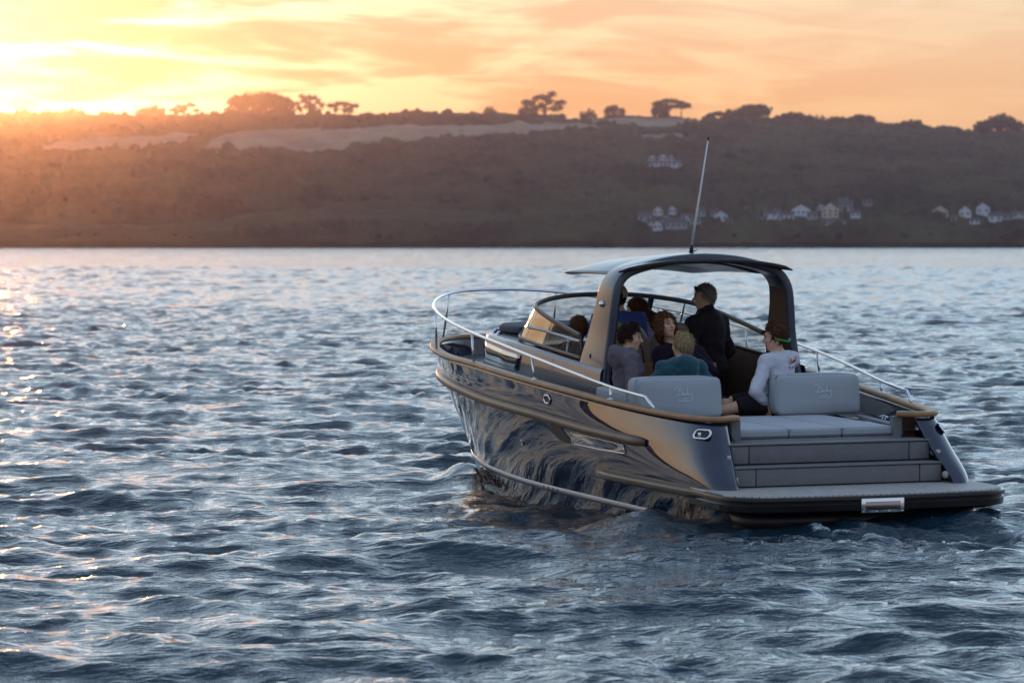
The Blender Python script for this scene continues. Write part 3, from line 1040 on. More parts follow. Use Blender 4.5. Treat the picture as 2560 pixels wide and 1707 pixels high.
# ---- hull lines: port half, five heights, matching stations from the raked stern edge to the stem
L_G = [(-.47, .93, 1.00), (-.49, 1.04, 1.00), (-.40, 1.15, 1.01), (-.08, 1.235, 1.02), (.6, 1.335, 1.045), (1.4, 1.42, 1.085), (2.4, 1.50, 1.14), (3.5, 1.53, 1.19), (4.6, 1.50, 1.235), (5.6, 1.415, 1.25), (6.5, 1.23, 1.265), (7.2, 1.02, 1.28), (7.75, .80, 1.295), (8.1, .56, 1.305), (8.29, .30, 1.31), (8.35, 0, 1.31)]
L_3 = [(-.72, .98, .74), (-.73, 1.10, .74), (-.60, 1.225, .75), (-.22, 1.30, .76), (.5, 1.375, .77), (1.3, 1.435, .80), (2.4, 1.475, .85), (3.5, 1.485, .89), (4.6, 1.44, .93), (5.6, 1.34, .97), (6.5, 1.15, .99), (7.2, .94, 1.0), (7.73, .73, 1.01), (8.07, .50, 1.02), (8.26, .27, 1.03), (8.32, 0, 1.03)]
L_2 = [(-1.03, 1.05, .44), (-1.03, 1.16, .44), (-.88, 1.265, .44), (-.42, 1.315, .44), (.4, 1.345, .44), (1.2, 1.365, .44), (2.4, 1.365, .44), (3.5, 1.35, .45), (4.6, 1.29, .47), (5.6, 1.165, .50), (6.5, .96, .52), (7.1, .77, .53), (7.6, .58, .54), (7.95, .39, .55), (8.14, .20, .56), (8.21, 0, .56)]
L_1 = [(-1.10, 1.0, .09), (-1.10, 1.08, .09), (-.95, 1.14, .09), (-.5, 1.17, .09), (.4, 1.18, .09), (1.2, 1.185, .09), (2.4, 1.19, .09), (3.5, 1.175, .09), (4.6, 1.11, .09), (5.6, .985, .09), (6.4, .81, .09), (7.0, .64, .09), (7.45, .47, .09), (7.78, .31, .09), (7.96, .16, .09), (8.03, 0, .09)]
L_0 = [(x * .985 + .02, y * .80, -.38) for x, y, z in L_1]
NS = 130
LV = [crom(l, NS) for l in (L_0, L_1, L_2, L_3, L_G)]
NV = 40
HULL = np.stack([crom([LV[k][s] for k in range(5)], NV) for s in range(NS)], 0)      # (station, height, 3)


def hull_at(x, z, off=0.0):
    """point on the port side nearest to given x and z, pushed outwards by off"""
    d = (HULL[8:, :, 0] - x) ** 2 + (HULL[8:, :, 2] - z) ** 2
    i, j = np.unravel_index(np.argmin(d), d.shape); i += 8
    i0, i1 = max(i - 1, 0), min(i + 1, NS - 1); j0, j1 = max(j - 1, 0), min(j + 1, NV - 1)
    du = HULL[i1, j] - HULL[i0, j]; dv = HULL[i, j1] - HULL[i, j0]
    # first-order correction onto the exact x,z
    A_ = np.array([[du[0], dv[0]], [du[2], dv[2]]]); rhs = np.array([x - HULL[i, j, 0], z - HULL[i, j, 2]])
    try:
        s_ = np.clip(np.linalg.solve(A_, rhs), -1.0, 1.0)
    except Exception:
        s_ = np.zeros(2)
    p = HULL[i, j] + du * s_[0] + dv * s_[1]
    n = np.cross(du, dv); n /= np.linalg.norm(n)
    if n[1] < 0: n = -n
    return p + n * off, n


def side_mesh(P, sgn):
    """grid (station,height,3) -> verts/faces for one side, outward normals"""
    q = P.copy(); q[..., 1] *= sgn
    V = q.reshape(-1, 3)
    return V, grid_faces(P.shape[0], P.shape[1], flip=(sgn < 0))


V1, F1 = side_mesh(HULL, 1); V2, F2 = side_mesh(HULL, -1)
V = np.concatenate([V1, V2]); F = [f for f in F1] + [tuple(i + len(V1) for i in f) for f in F2]
hull = part('hull', (V, F), MATS['navy_gloss'])
so = hull.modifiers.new('shell', 'SOLIDIFY'); so.thickness = 0.045; so.offset = -1.0
# transom below the platform
tb = [HULL[0, j] for j in range(NV) if HULL[0, j, 2] < .40]
V = [tuple(p) for p in tb] + [mirror(p) for p in tb]
n = len(tb)
F = [(j, j + 1, n + j + 1, n + j) for j in range(n - 1)]
part('transom', (V, F), MATS['antifoul'], hull, smooth=False)


def hull_strip(x0, x1, zf, h, off, n=70, stem=True):
    """ribbon lying on the hull: lower edge height zf(x), width h, standing off the skin"""
    V = []
    xs = np.linspace(x0, x1, n)
    for x in xs:
        p, nn = hull_at(x, zf(x), off); q, _ = hull_at(x, zf(x) + h, off)
        p0, _ = hull_at(x, zf(x), -.004); q0, _ = hull_at(x, zf(x) + h, -.004)
        V += [p0, p, q, q0]
    F = grid_faces(n, 4)
    return V, F


for sg in (1, -1):
    V, F = hull_strip(.15, 7.6, lambda x: 0.082 + 0.012 * max(0, x - 4), .062, .004)
    if sg < 0: V, F = [mirror(v) for v in V], [f[::-1] for f in F]
    part('boot_stripe', (V, F), MATS['boot_white'], hull)
# small drain vents on the stripe
for k in range(4):
    p, nn = hull_at(3.42 - .135 * k, .118, .003)
    V, F = tube([p - nn * .006, p + nn * .006], .013, 10)
    part('drain_vent', (V, F), MATS['dark_trim'], hull)

# teak cap on the gunwale, running from one stern horn round the bow to the other
G = [(-.36, .80, 1.035), (-.43, .90, 1.033), (-.47, 1.0, 1.032), (-.44, 1.09, 1.033), (-.34, 1.165, 1.036), (-.08, 1.232, 1.042)] + [(x, y, z + .022) for x, y, z in L_G[4:]]
capline = crom(G, 120)
path = [tuple(p) for p in capline] + [mirror(p) for p in capline[::-1][1:]]
cap_o = part('gunwale_cap', sweep(path, rrect(.105, .05, .024, 5)), MATS['teak'])


# belt: stout half-round rubbing strake
def belt_z(x):
    return np.interp(x, [-.2, .1, 1.6, 2.84, 4.3, 5.5, 6.5, 7.6, 8.4], [.752, .765, .815, .872, .915, .972, .995, 1.012, 1.03])


bp = []
for x in np.linspace(.36, 7.9, 90):
    p, nn = hull_at(x, belt_z(x), .012); bp.append(tuple(p))
bow = crom([bp[-1], (8.12, .47, 1.025), (8.30, .25, 1.03), (8.365, 0, 1.03)], 14)
path = bp[:-1] + [tuple(p) for p in bow] + [mirror(p) for p in bow[::-1][1:]] + [mirror(p) for p in bp[::-1][1:]]
bprof = [(-.015, -.042), (.024, -.046), (.044, -.034), (.054, -.006), (.049, .022), (.030, .040), (-.015, .044)]


def bend_prof(f):
    k = min(1.0, min(f, 1 - f) / .012 + .25)
    return [(a * k, b_ * (0.55 + .45 * k)) for a, b_ in bprof[::-1]]


# path runs stern->bow on port: tangent x up points to starboard, so flip the profile sideways
belt = part('rub_strake', sweep(path, lambda f: [(-a, b_) for a, b_ in bend_prof(f)][::-1]), MATS['belt_teak'])

# spray rail at the chine, growing into the platform edge
sp_path = []
for x in np.linspace(1.5, -.95, 30):
    p, nn = hull_at(x, .405, .02 * min(1, (1.5 - x) / .25)); sp_path.append(tuple(p))
for sg in (1, -1):
    pp = sp_path if sg > 0 else [mirror(p) for p in sp_path]
    part('spray_rail', sweep(pp, rrect(.10, .075, .022, 3)), MATS['black_gloss'], hull)

# ---- swim platform
def platform_outline(hw, xa, rc, xf=-.55, crown=.05, n=10):
    pts = [(xf, hw - .03), (-1.0, hw)]
    for k in range(n + 1):
        a = R(90 * k / n)
        pts.append((xa + rc - rc * math.sin(a) + 0.0, hw - rc + rc * math.cos(a)))
    ys = np.linspace(hw - rc, 0, 9)[1:]
    pts += [(xa - crown * (1 - (y / (hw - rc)) ** 2), y) for y in ys]
    return pts + [(x, -y) for x, y in pts[::-1][1:]]


def slab(outline, prof):
    """stack of offset outlines: prof = [(z, inset)] from top to bottom"""
    V, n = [], len(outline)
    O = np.array(outline)
    T_ = np.roll(O, -1, 0) - np.roll(O, 1, 0); T_[0] = O[1] - O[0]; T_[-1] = O[-1] - O[-2]
    N = np.stack([T_[:, 1], -T_[:, 0]], -1); N /= np.linalg.norm(N, axis=1)[:, None]
    cen = O.mean(0)
    if np.sum((O[n // 2] - cen) * N[n // 2]) < 0: N = -N
    for z, ins in prof:
        for p, nn in zip(O, N):
            V.append((p[0] - nn[0] * ins, p[1] - nn[1] * ins, z))
    F = grid_faces(len(prof), n, True, flip=True)
    F.append(tuple(range(n))); F.append(tuple((len(prof) - 1) * n + k for k in range(n))[::-1])
    return V, F


out = platform_outline(1.375, -1.70, .42)
plat = part('swim_platform', slab(out, [(.4365, .010), (.432, .002), (.426, 0), (.402, 0), (.396, .004), (.392, .030), (.378, .030), (.374, .016), (.368, .012), (.312, .016), (.306, .022), (.300, .085), (.285, .10)]), MATS['black_gloss'], label='glossy black platform moulding')
sharp(plat, 28)
part('deck_panel', slab(platform_outline(1.34, -1.665, .39), [(.449, .012), (.447, .004), (.437, .0)]), MATS['platform_deck'], plat, smooth=False)
part('under_body', slab(platform_outline(1.16, -1.45, .30), [(.264, 0), (.15, .04), (-.25, .25)]), MATS['antifoul'], plat)
# framed plate on the stern face
xf = -1.735
pl = rbox('stern_plate', xf - .020, xf + .03, -.205, .205, .285, .415, .008, MATS['steel'], plat, 2)
rbox('plate_glass', xf - .028, xf - .018, -.165, .165, .313, .385, .004, MATS['mirror_plate'], pl, 1)
for sy in (-.185, .185, -.06, .06):
    V, F = tube([(xf - .019, sy, .298), (xf - .026, sy, .298)], .007, 8)
    part('screw', (V, F), MATS['steel'], pl)

# ---- stern steps, drawer fronts with shadow gaps
def step_block(name, x_riser, x_back, z0, z1, hw, yc):
    core = rbox(name, x_riser + .012, x_back, -hw, hw, z0, z1 - .012, .006, MATS['dark_trim'], None, 1)
    for a, b_ in ((-yc + .005, yc - .005), (yc + .005, hw), (-hw, -yc - .005)):
        rbox('step_panel', x_riser, x_riser + .03, a, b_, z0 + .012, z1 - .022, .005, MATS['step_grey'], core, 2)
    rbox('tread', x_riser - .012, x_back, -hw - .004, hw + .004, z1 - .016, z1, .006, MATS['step_grey'], core, 2)
    return core


step_block('lower_step', -.835, -.3, .449, .632, 1.015, .80)
step_block('upper_step', -.645, -.2, .632, .822, .985, .785)

# inner faces of the stern wings, the posts under the cap ends and the pale round fittings
for sg in (1, -1):
    V = [(-.36, .76, .82), (-.36, .90, .82), (-.34, .90, 1.02), (-.34, .76, 1.02)]
    part('corner_post', box(-.38, -.30, min(sg * .755, sg * .84), max(sg * .755, sg * .84), .82, 1.012), MATS['step_grey'], None, smooth=False)
    part('corner_panel', box(-.33, -.27, min(sg * .84, sg * 1.0), max(sg * .84, sg * 1.0), .80, 1.01), MATS['cockpit_brown'], None, smooth=False)
    for (x, z) in ((-.73, .70), (-.66, .705), (-.90, .52)):
        y = sg * 1.035
        V, F = tube([(x, y, z), (x - .012, y - sg * .03, z)], [.036, .03], 14)
        part('round_fitting', (V, F), MATS['fitting_pale'], hull)

# ---- decks
def deck_strip(xs, yin, zf):
    """side decks between the trunk and the bulwark, both sides as one surface per side"""
    V = []
    for x in xs:
        yo = float(np.interp(x, [p[0] for p in L_G[3:]], [p[1] for p in L_G[3:]])) - .03
        V += [(x, min(yin(x), yo - .01), zf(x)), (x, yo, zf(x))]
    return V, grid_faces(len(xs), 2)


dz = lambda x: float(np.interp(x, [1.0, 2.2, 4, 6, 8.3], [.86, .93, 1.02, 1.09, 1.13]))
trunk_y = lambda x: float(np.interp(x, [1.0, 2.2, 4.0, 5.0, 5.8, 6.4, 6.75, 6.95], [1.12, 1.10, 1.09, 1.06, .96, .76, .48, 0.0]))
xs = np.linspace(1.2, 6.95, 40)
for sg in (1, -1):
    V, F = deck_strip(xs, lambda x: trunk_y(x) - .03, dz)
    V = [(x, y * sg, z) for x, y, z in V]
    part('side_deck', (V, F if sg < 0 else [f[::-1] for f in F]), MATS['slate_gloss'])
xs = np.linspace(6.3, 8.30, 20)
V = []
for x in xs:
    yo = float(np.interp(x, [p[0] for p in L_G[3:]], [p[1] for p in L_G[3:]])) - .03
    V += [(x, yo, dz(x) - .003), (x, 0, dz(x) + .01), (x, -yo, dz(x) - .003)]
part('fore_deck', (V, grid_faces(len(xs), 3)), MATS['slate_gloss'])
# aft deck round the sun pad
xs = np.linspace(-.40, 1.22, 12)
for sg in (1, -1):
    V = []
    for x in xs:
        yo = float(np.interp(x, [p[0] for p in L_G[2:]], [p[1] for p in L_G[2:]])) - .04
        V += [(x, sg * .80, .80), (x, sg * .86, .885), (x, sg * yo, .89)]
    part('aft_coaming', (V, grid_faces(len(xs), 3, flip=sg > 0)), MATS['slate_gloss'], None)
    V, F = tube([(-.28, sg * .93, .905), (.3, sg * 1.0, .905), (1.1, sg * 1.10, .91)], .018, 8)
    part('coaming_trim', (V, F), MATS['cushion'], None)
rbox('pad_base', -.42, 1.25, -.82, .82, .60, .835, .01, MATS['step_grey'], None, 1)
# sun-pad cushions: three across, in two rows
ysp = [-.785, -.262, .262, .785]
for k in range(3):
    rbox('sun_pad', -.345, .42, ysp[k] + .004, ysp[k + 1] - .004, .838, .925, .022, MATS['cushion'], None, 3, puff=.008)
    rbox('sun_pad', .43, 1.24, ysp[k] + .004, ysp[k + 1] - .004, .838, .925, .022, MATS['cushion'], None, 3, puff=.008)


# ---- lettered bolsters
def strokes(name, polys, w, org, ux, uz, nrm, material, parent):
    """flat embroidered lettering: ribbons of width w with a little thickness"""
    V, F = [], []
    ux, uz, nrm, org = Vector(ux), Vector(uz), Vector(nrm), Vector(org)
    for pl_ in polys:
        P = crom(pl_, max(6, 7 * len(pl_))) if len(pl_) > 2 else np.array(pl_, float)
        d = np.gradient(P, axis=0) if len(P) > 2 else np.repeat([P[1] - P[0]], 2, 0)
        d /= np.maximum(np.linalg.norm(d, axis=1)[:, None], 1e-9)
        s = np.stack([-d[:, 1], d[:, 0]], -1) * w / 2
        b0 = len(V)
        for (px_, py_), (sx, sy) in zip(P, s):
            a = org + ux * (px_ + sx) + uz * (py_ + sy); c = org + ux * (px_ - sx) + uz * (py_ - sy)
            V += [a + nrm * .003, c + nrm * .003, c, a]
        F += [tuple(i + b0 for i in f) for f in grid_faces(len(P), 4, True)]
    return part(name, (V, F), material, parent, smooth=False)


# picture-plane sketch of the script word with its underline; unit = 1/1000 of the tracing
def duchy():
    q = [
        [(575, 690), (500, 640), (440, 570), (520, 510), (640, 520), (770, 590), (880, 690), (950, 830), (960, 900), (900, 970), (780, 995), (640, 985), (520, 965), (440, 985)],
        [(775, 590), (730, 760), (660, 960)],
        [(1010, 850), (1000, 930), (1030, 985), (1075, 940), (1095, 850)], [(1095, 850), (1100, 985)],
        [(1215, 870), (1165, 870), (1140, 930), (1165, 985), (1225, 975)],
        [(1375, 510), (1330, 700), (1285, 985)],
        [(1300, 920), (1350, 855), (1400, 870), (1385, 985)],
        [(1480, 850), (1475, 930), (1510, 980), (1580, 930), (1610, 850)],
        [(1610, 850), (1640, 1000), (1640, 1120)],
        [(1625, 900), (1655, 1040), (1640, 1180), (1590, 1290), (1490, 1345), (1200, 1355), (850, 1345), (750, 1310), (745, 1240)],
    ]
    sport = [
        [(950, 1185), (910, 1180), (905, 1215), (945, 1235), (935, 1270), (895, 1270)],
        [(1010, 1275), (1010, 1180), (1050, 1190), (1050, 1225), (1010, 1230)],
        [(1130, 1180), (1095, 1225), (1130, 1272), (1165, 1225), (1130, 1180)],
        [(1215, 1275), (1215, 1180), (1255, 1192), (1250, 1222), (1215, 1228)], [(1232, 1228), (1265, 1275)],
        [(1300, 1182), (1390, 1182)], [(1345, 1182), (1345, 1275)],
    ]
    f = lambda p: ((p[0] - 1060) * .0382 / 264 * 1.0, -(p[1] - 930) * .0382 / 264 * 1.0)
    return [[f(p) for p in l] for l in q], [[f(p) for p in l] for l in sport]


for sg in (1, -1):
    y0, y1 = (.285, 1.135) if sg > 0 else (-1.135, -.285)
    lean = lambda x, y, z: (x + (z - .93) * .14, y, z)
    bo = rbox('backrest_bolster', 1.10, 1.36, y0, y1, .932, 1.30, .045, MATS['cushion'], None, 4, puff=.012, taper=lean)
    yc = (y0 + y1) / 2 - .03
    a, b_ = duchy()
    nrm = Vector((-1, 0, .14)).normalized()
    o = (1.10 + (1.15 - .93) * .14 - .0135, yc, 1.15)
    strokes('script_lettering', a, .0065, o, (0, -1, 0), (.14, 0, 1), nrm, MATS['logo_white'], bo)
    strokes('small_lettering', b_, .004, o, (0, -1, 0), (.14, 0, 1), nrm, MATS['logo_white'], bo)

# ---- trunk (raised cabin side) with its window
def trunk_top_z(x):
    return float(np.interp(x, [2.2, 2.95, 4.2, 5.2, 6.0, 6.5, 6.95], [1.33, 1.365, 1.44, 1.475, 1.495, 1.47, 1.38]))


xs = np.concatenate([np.linspace(2.24, 5.6, 30), np.linspace(5.65, 6.9, 22), [6.95]])
rows = []
for x in xs:
    yb = trunk_y(x); zt = trunk_top_z(x); zb = dz(x) - .03
    k = min(1.0, (6.96 - x) / .35)
    ins = .04 * max(k, .25)
    yt = max(yb - ins, 0)
    sec = [(x, yb, zb), (x, yb - ins * .35, zb + (zt - zb) * .45), (x, yb - ins * .75, zt - .05), (x, yb - ins * .95, zt - .022), (x, max(yt - .012, 0), zt - .006), (x, max(yt - .04, 0), zt)]
    rows.append(sec)
V = [p for s in rows for p in s]
F = grid_faces(len(rows), 6, flip=True)
Vm = [mirror(p) for p in V]; Fm = [tuple(i + len(V) for i in f[::-1]) for f in F]
trunk = part('cabin_trunk', (V + Vm, F + Fm), MATS['slate_gloss'])
# trunk roof forward of the screen
V = []
xr = np.concatenate([np.linspace(4.3, 5.6, 10), np.linspace(5.65, 6.9, 22), [6.95]])
for x in xr:
    k = min(1.0, (6.96 - x) / .35); ins = .04 * max(k, .25)
    yt = max(trunk_y(x) - ins - .04, 0.0); zt = trunk_top_z(x)
    for f in np.linspace(1, -1, 9):
        V.append((x, yt * f, zt + .035 * (1 - f * f) * k))
part('trunk_roof', (V, grid_faces(len(xr), 9)), MATS['slate_gloss'], trunk)
# cabin side windows
for sg in (1, -1):
    V = []
    n = 16
    for i in range(n):
        f = i / (n - 1)
        x = 6.02 * (1 - f) + 4.46 * f
        zt = 1.415 * (1 - f) + 1.345 * f; zb = 1.215 * (1 - f) + 1.185 * f
        x2 = x + (.06 * f)
        for j in range(5):
            g_ = j / 4
            z = zb + (zt - zb) * g_
            xx = x2 * (1 - g_) + x * g_
            yb = trunk_y(xx); hh = (z - (dz(xx) - .03)) / (trunk_top_z(xx) - dz(xx) + .03)
            y = yb - np.interp(hh, [0, .45, .86, 1], [0, .014, .030, .038]) + .014
            V.append((xx, sg * y, z))
    w = part('cabin_window', (V, grid_faces(n, 5, flip=sg < 0)), MATS['cabin_glass'], trunk)
    wm = w.modifiers.new('t', 'SOLIDIFY'); wm.thickness = .008; wm.offset = 1.0
# foredeck sun cushion
fp = rbox('foredeck_cushion', 5.35, 6.52, -.74, .74, 1.505, 1.592, .03, MATS['cushion_navy'], None, 3, puff=.012,
          taper=lambda x, y, z: (x, y * (1 - .34 * max(0, (x - 5.8) / .72) ** 1.6), z + (6.0 - x) * .012 - .02 * abs(y)))
for (x, y) in ((6.5, .50), (6.3, .62), (6.02, .74), (5.72, .80)):
    for sg in (1, -1):
        V, F = tube([(x, sg * y, 1.50), (x - .01, sg * (y + .035), 1.515), (x - .02, sg * (y + .06), 1.47)], .016, 7)
        part('cushion_clip', (V, F), MATS['steel'], fp)

# ---- windscreen
scr = empty('windscreen', parent=boat)
base = [(2.93, .985, 1.385), (3.6, .985, 1.425), (4.3, .965, 1.465), (4.9, .90, 1.50), (5.22, .70, 1.525), (5.40, .38, 1.54), (5.45, 0, 1.545)]
topl = [(2.99, .972, 1.60), (3.5, .966, 1.675), (4.1, .938, 1.765), (4.55, .86, 1.835), (4.82, .62, 1.885), (4.95, .33, 1.915), (4.985, 0, 1.925)]
B_ = crom(base, 46); T_ = crom(topl, 46)
Bf = np.concatenate([B_, (B_ * [1, -1, 1])[::-1][1:]]); Tf = np.concatenate([T_, (T_ * [1, -1, 1])[::-1][1:]])
NP = len(Bf)


def pane(i0, i1, material):
    V = []
    for i in range(i0, i1 + 1):
        for f in (0, .33, .66, 1):
            V.append(Bf[i] * (1 - f) + Tf[i] * f)
    return part('glass_pane', (V, grid_faces(i1 - i0 + 1, 4)), material, scr)


ic = 27           # index of the forward corner
mull = 40
pane(1, ic, MATS['side_glass']); pane(ic, NP - 1 - ic, MATS['windscreen_glass']); pane(NP - 1 - ic, NP - 2, MATS['windscreen_glass'])
part('top_frame', sweep([tuple(p) for p in Tf], rrect(.030, .048, .012, 3)), MATS['dark_trim'], scr)
part('base_frame', sweep([tuple(p + np.array([0, 0, .004])) for p in Bf], rrect(.032, .036, .010, 3)), MATS['dark_trim'], scr)
for i in (0, NP - 1):
    V, F = tube([Bf[i] - [0, 0, .01], (Bf[i] + Tf[i]) / 2, Tf[i]], .02, 8)
    part('end_frame', (V, F), MATS['dark_trim'], scr)
for i in (ic, NP - 1 - ic):
    V, F = tube([Bf[i], Tf[i]], .012, 8)
    part('corner_pillar', (V, F), MATS['steel'], scr)
V, F = sweep([tuple(Bf[NP - 1 - 34]), tuple(Tf[NP - 1 - 34])], rrect(.062, .03, .01, 2), up=(1, 0, 0))
part('mullion', (V, F), MATS['dark_trim'], scr)

# ---- arch: raked legs carrying the hardtop
arch = empty('arch', parent=boat)
leg_c = [(.93, 2.60, .72, 1.095), (1.15, 2.60, .71, 1.06), (1.30, 2.595, .69, 1.035), (1.45, 2.575, .62, 1.015), (1.65, 2.53, .53, .985), (1.9, 2.465, .44, .96), (2.08, 2.44, .405, .935), (2.19, 2.435, .39, .885), (2.265, 2.43, .38, .81), (2.31, 2.43, .38, .71), (2.345, 2.43, .38, .58), (2.385, 2.43, .38, .40), (2.41, 2.43, .38, .20), (2.42, 2.43, .38, .0)]
ctrl = np.array([(x, y, z, w) for z, x, w, y in leg_c])
C_ = crom(ctrl, 72)
for sg in (1, -1):
    V = []
    for i in range(len(C_)):
        x, y, z, w = C_[i]
        a = C_[max(i - 1, 0)]; c = C_[min(i + 1, len(C_) - 1)]
        ty, tz = c[1] - a[1], c[2] - a[2]; l = math.hypot(ty, tz); ny, nz = tz / l, -ty / l     # outward normal in the y-z plane
        th = .085
        for px_, pn in rrect(w, th, .026, 4):
            V.append((x + px_, sg * (y + ny * (pn - th / 2)), z + nz * (pn - th / 2)))
    n = len(rrect(1, 1, .1, 4))
    F = grid_faces(len(C_), n, True, flip=sg > 0)
    F.append(tuple(range(n))); F.append(tuple((len(C_) - 1) * n + k for k in range(n))[::-1])
    lg = part('arch_leg', (V, F), MATS['slate_gloss'], arch)
    sharp(lg, 50)
    # recessed panel line and the chrome lamp bead on the outside
    bd = Vector((2.47, sg * .960, 1.94))
    bm = bmesh.new(); bmesh.ops.create_uvsphere(bm, u_segments=18, v_segments=12, radius=.033)
    me = bpy.data.meshes.new('lamp_bead'); bm.to_mesh(me); bm.free(); me.shade_smooth(); me.materials.append(MATS['steel'])
    ob = bpy.data.objects.new('lamp_bead', me); ob.location = bd; link(ob, lg)
    # dark inner lining of the leg
    V = []
    for i in range(12, 46):
        x, y, z, w = C_[i]
        V += [(x - w / 2 + .006, sg * (y - .089), z), (x + w / 2 - .02, sg * (y - .089), z)]
    part('leg_lining', (V, grid_faces(34, 2, flip=sg < 0)), MATS['cockpit_brown'], lg)


def roof_sec(x):
    f = (x - 2.56) / (4.12 - 2.56)
    hw = float(np.interp(f, [0, .05, .2, .5, .8, .95, 1], [.80, .80, .815, .83, .82, .77, .70]))
    zc = float(np.interp(f, [0, .06, .3, .65, 1], [2.385, 2.388, 2.385, 2.355, 2.265]))
    edge = float(np.interp(f, [0, .3, .7, 1], [2.215, 2.215, 2.205, 2.19]))
    return hw, zc, edge


V = []
xs = np.concatenate([[2.56, 2.58, 2.60], np.linspace(2.64, 4.02, 26), [4.07, 4.10, 4.12]])
ny = 33
for i, x in enumerate(xs):
    hw, zc, ed = roof_sec(x)
    endk = min(1.0, (x - 2.56) / .05, (4.12 - x) / .10)
    th = .018 + .055 * math.sqrt(max(0, endk))
    ring = []
    for f in np.linspace(-1, 1, ny):
        zz = ed + (zc - ed) * (1 - abs(f) ** 2.6)
        ring.append((x, hw * f, zz))
    for f in np.linspace(1, -1, ny):
        zz = ed + (zc - ed) * (1 - abs(f) ** 2.6) - th * (1 - abs(f) ** 10)
        ring.append((x, hw * f * .995, zz - .004))
    V += ring
F = grid_faces(len(xs), ny * 2, True)
F.append(tuple(range(ny * 2))[::-1]); F.append(tuple((len(xs) - 1) * ny * 2 + k for k in range(ny * 2)))
roof = part('hardtop_roof', (V, F), MATS['slate_gloss'], arch)
# thick dark aft rim
rim = [(2.20 - .03 * (1 - abs(f)), .90 * f, 2.348 - .095 * abs(f) ** 2.6) for f in np.linspace(1, -1, 40)]
part('roof_rim', sweep(rim, lambda f: rrect(.12 * (.35 + .65 * min(1, min(f, 1 - f) / .06)), .042 * (.4 + .6 * min(1, min(f, 1 - f) / .05)), .012, 4)), MATS['black_gloss'], arch)

# whip aerial on the roof
aer = empty('whip_aerial', parent=boat)
b0, t0 = Vector((2.62, -.02, 2.425)), Vector((2.10, .02, 3.535))
V, F = tube([b0, b0 + (t0 - b0) * .30, b0 + (t0 - b0) * .97], [.0135, .011, .007], 8); part('mast', (V, F), MATS['mast_white'], aer)
V, F = tube([b0 + (t0 - b0) * .97, t0], [.0085, .0085], 8); part('tip', (V, F), MATS['dark_trim'], aer)
V, F = tube([b0 - Vector((0, 0, .02)), b0 + (t0 - b0) * .06], [.022, .019], 8); part('ferrule', (V, F), MATS['dark_trim'], aer)
V, F = tube([b0 + Vector((0, -.015, 0)), b0 + Vector((.0, -.055, .015)), b0 + Vector((-.02, -.06, .035))], .008, 6); part('clamp_lever', (V, F), MATS['steel'], aer)

# ---- bow rail
rail = empty('bow_rail', parent=boat)
RT = [(.50, 1.31, 1.18), (.78, 1.335, 1.198), (1.2, 1.375, 1.23), (2.0, 1.45, 1.32), (2.94, 1.505, 1.42), (3.8, 1.52, 1.50), (4.68, 1.50, 1.57), (5.6, 1.42, 1.64), (6.47, 1.26, 1.71), (7.2, 1.02, 1.77), (7.7, .74, 1.815), (7.98, .48, 1.84), (8.12, .22, 1.85), (8.15, 0, 1.85)]
Rl = crom(RT, 80)
foot = [(.36, 1.292, 1.085), (.42, 1.30, 1.13)]
pp = foot + [tuple(p) for p in Rl]
path = pp + [mirror(p) for p in pp[::-1][1:]]
V, F = tube(path, .0155, 10); part('handrail', (V, F), MATS['steel'], rail)
ST = [((1.2, 1.375, 1.23), (1.18, 1.385, 1.115)), ((2.94, 1.505, 1.42), (2.86, 1.505, 1.205)), ((4.68, 1.50, 1.57), (4.62, 1.495, 1.262)), ((6.47, 1.26, 1.71), (6.52, 1.235, 1.285)), ((7.86, .62, 1.83), (8.02, .64, 1.325))]
for a, b_ in ST:
    for sg in (1, -1):
        A_, B2 = Vector((a[0], sg * a[1], a[2])), Vector((b_[0], sg * b_[1], b_[2]))
        V, F = tube([B2 - Vector((0, 0, .01)), A_], .0125, 8); st_ = part('stanchion', (V, F), MATS['steel'], rail)
        V, F = tube([B2 - Vector((0, 0, .004)), B2 + Vector((0, 0, .008)), B2 + Vector((0, 0, .012))], [.034, .032, .018], 12); part('foot_plate', (V, F), MATS['steel'], st_)
for sg in (1, -1):
    B2 = Vector((.36, sg * 1.292, 1.07))
    V, F = tube([B2, B2 + Vector((0, 0, .012))], [.034, .03], 12); part('foot_plate', (V, F), MATS['steel'], rail)


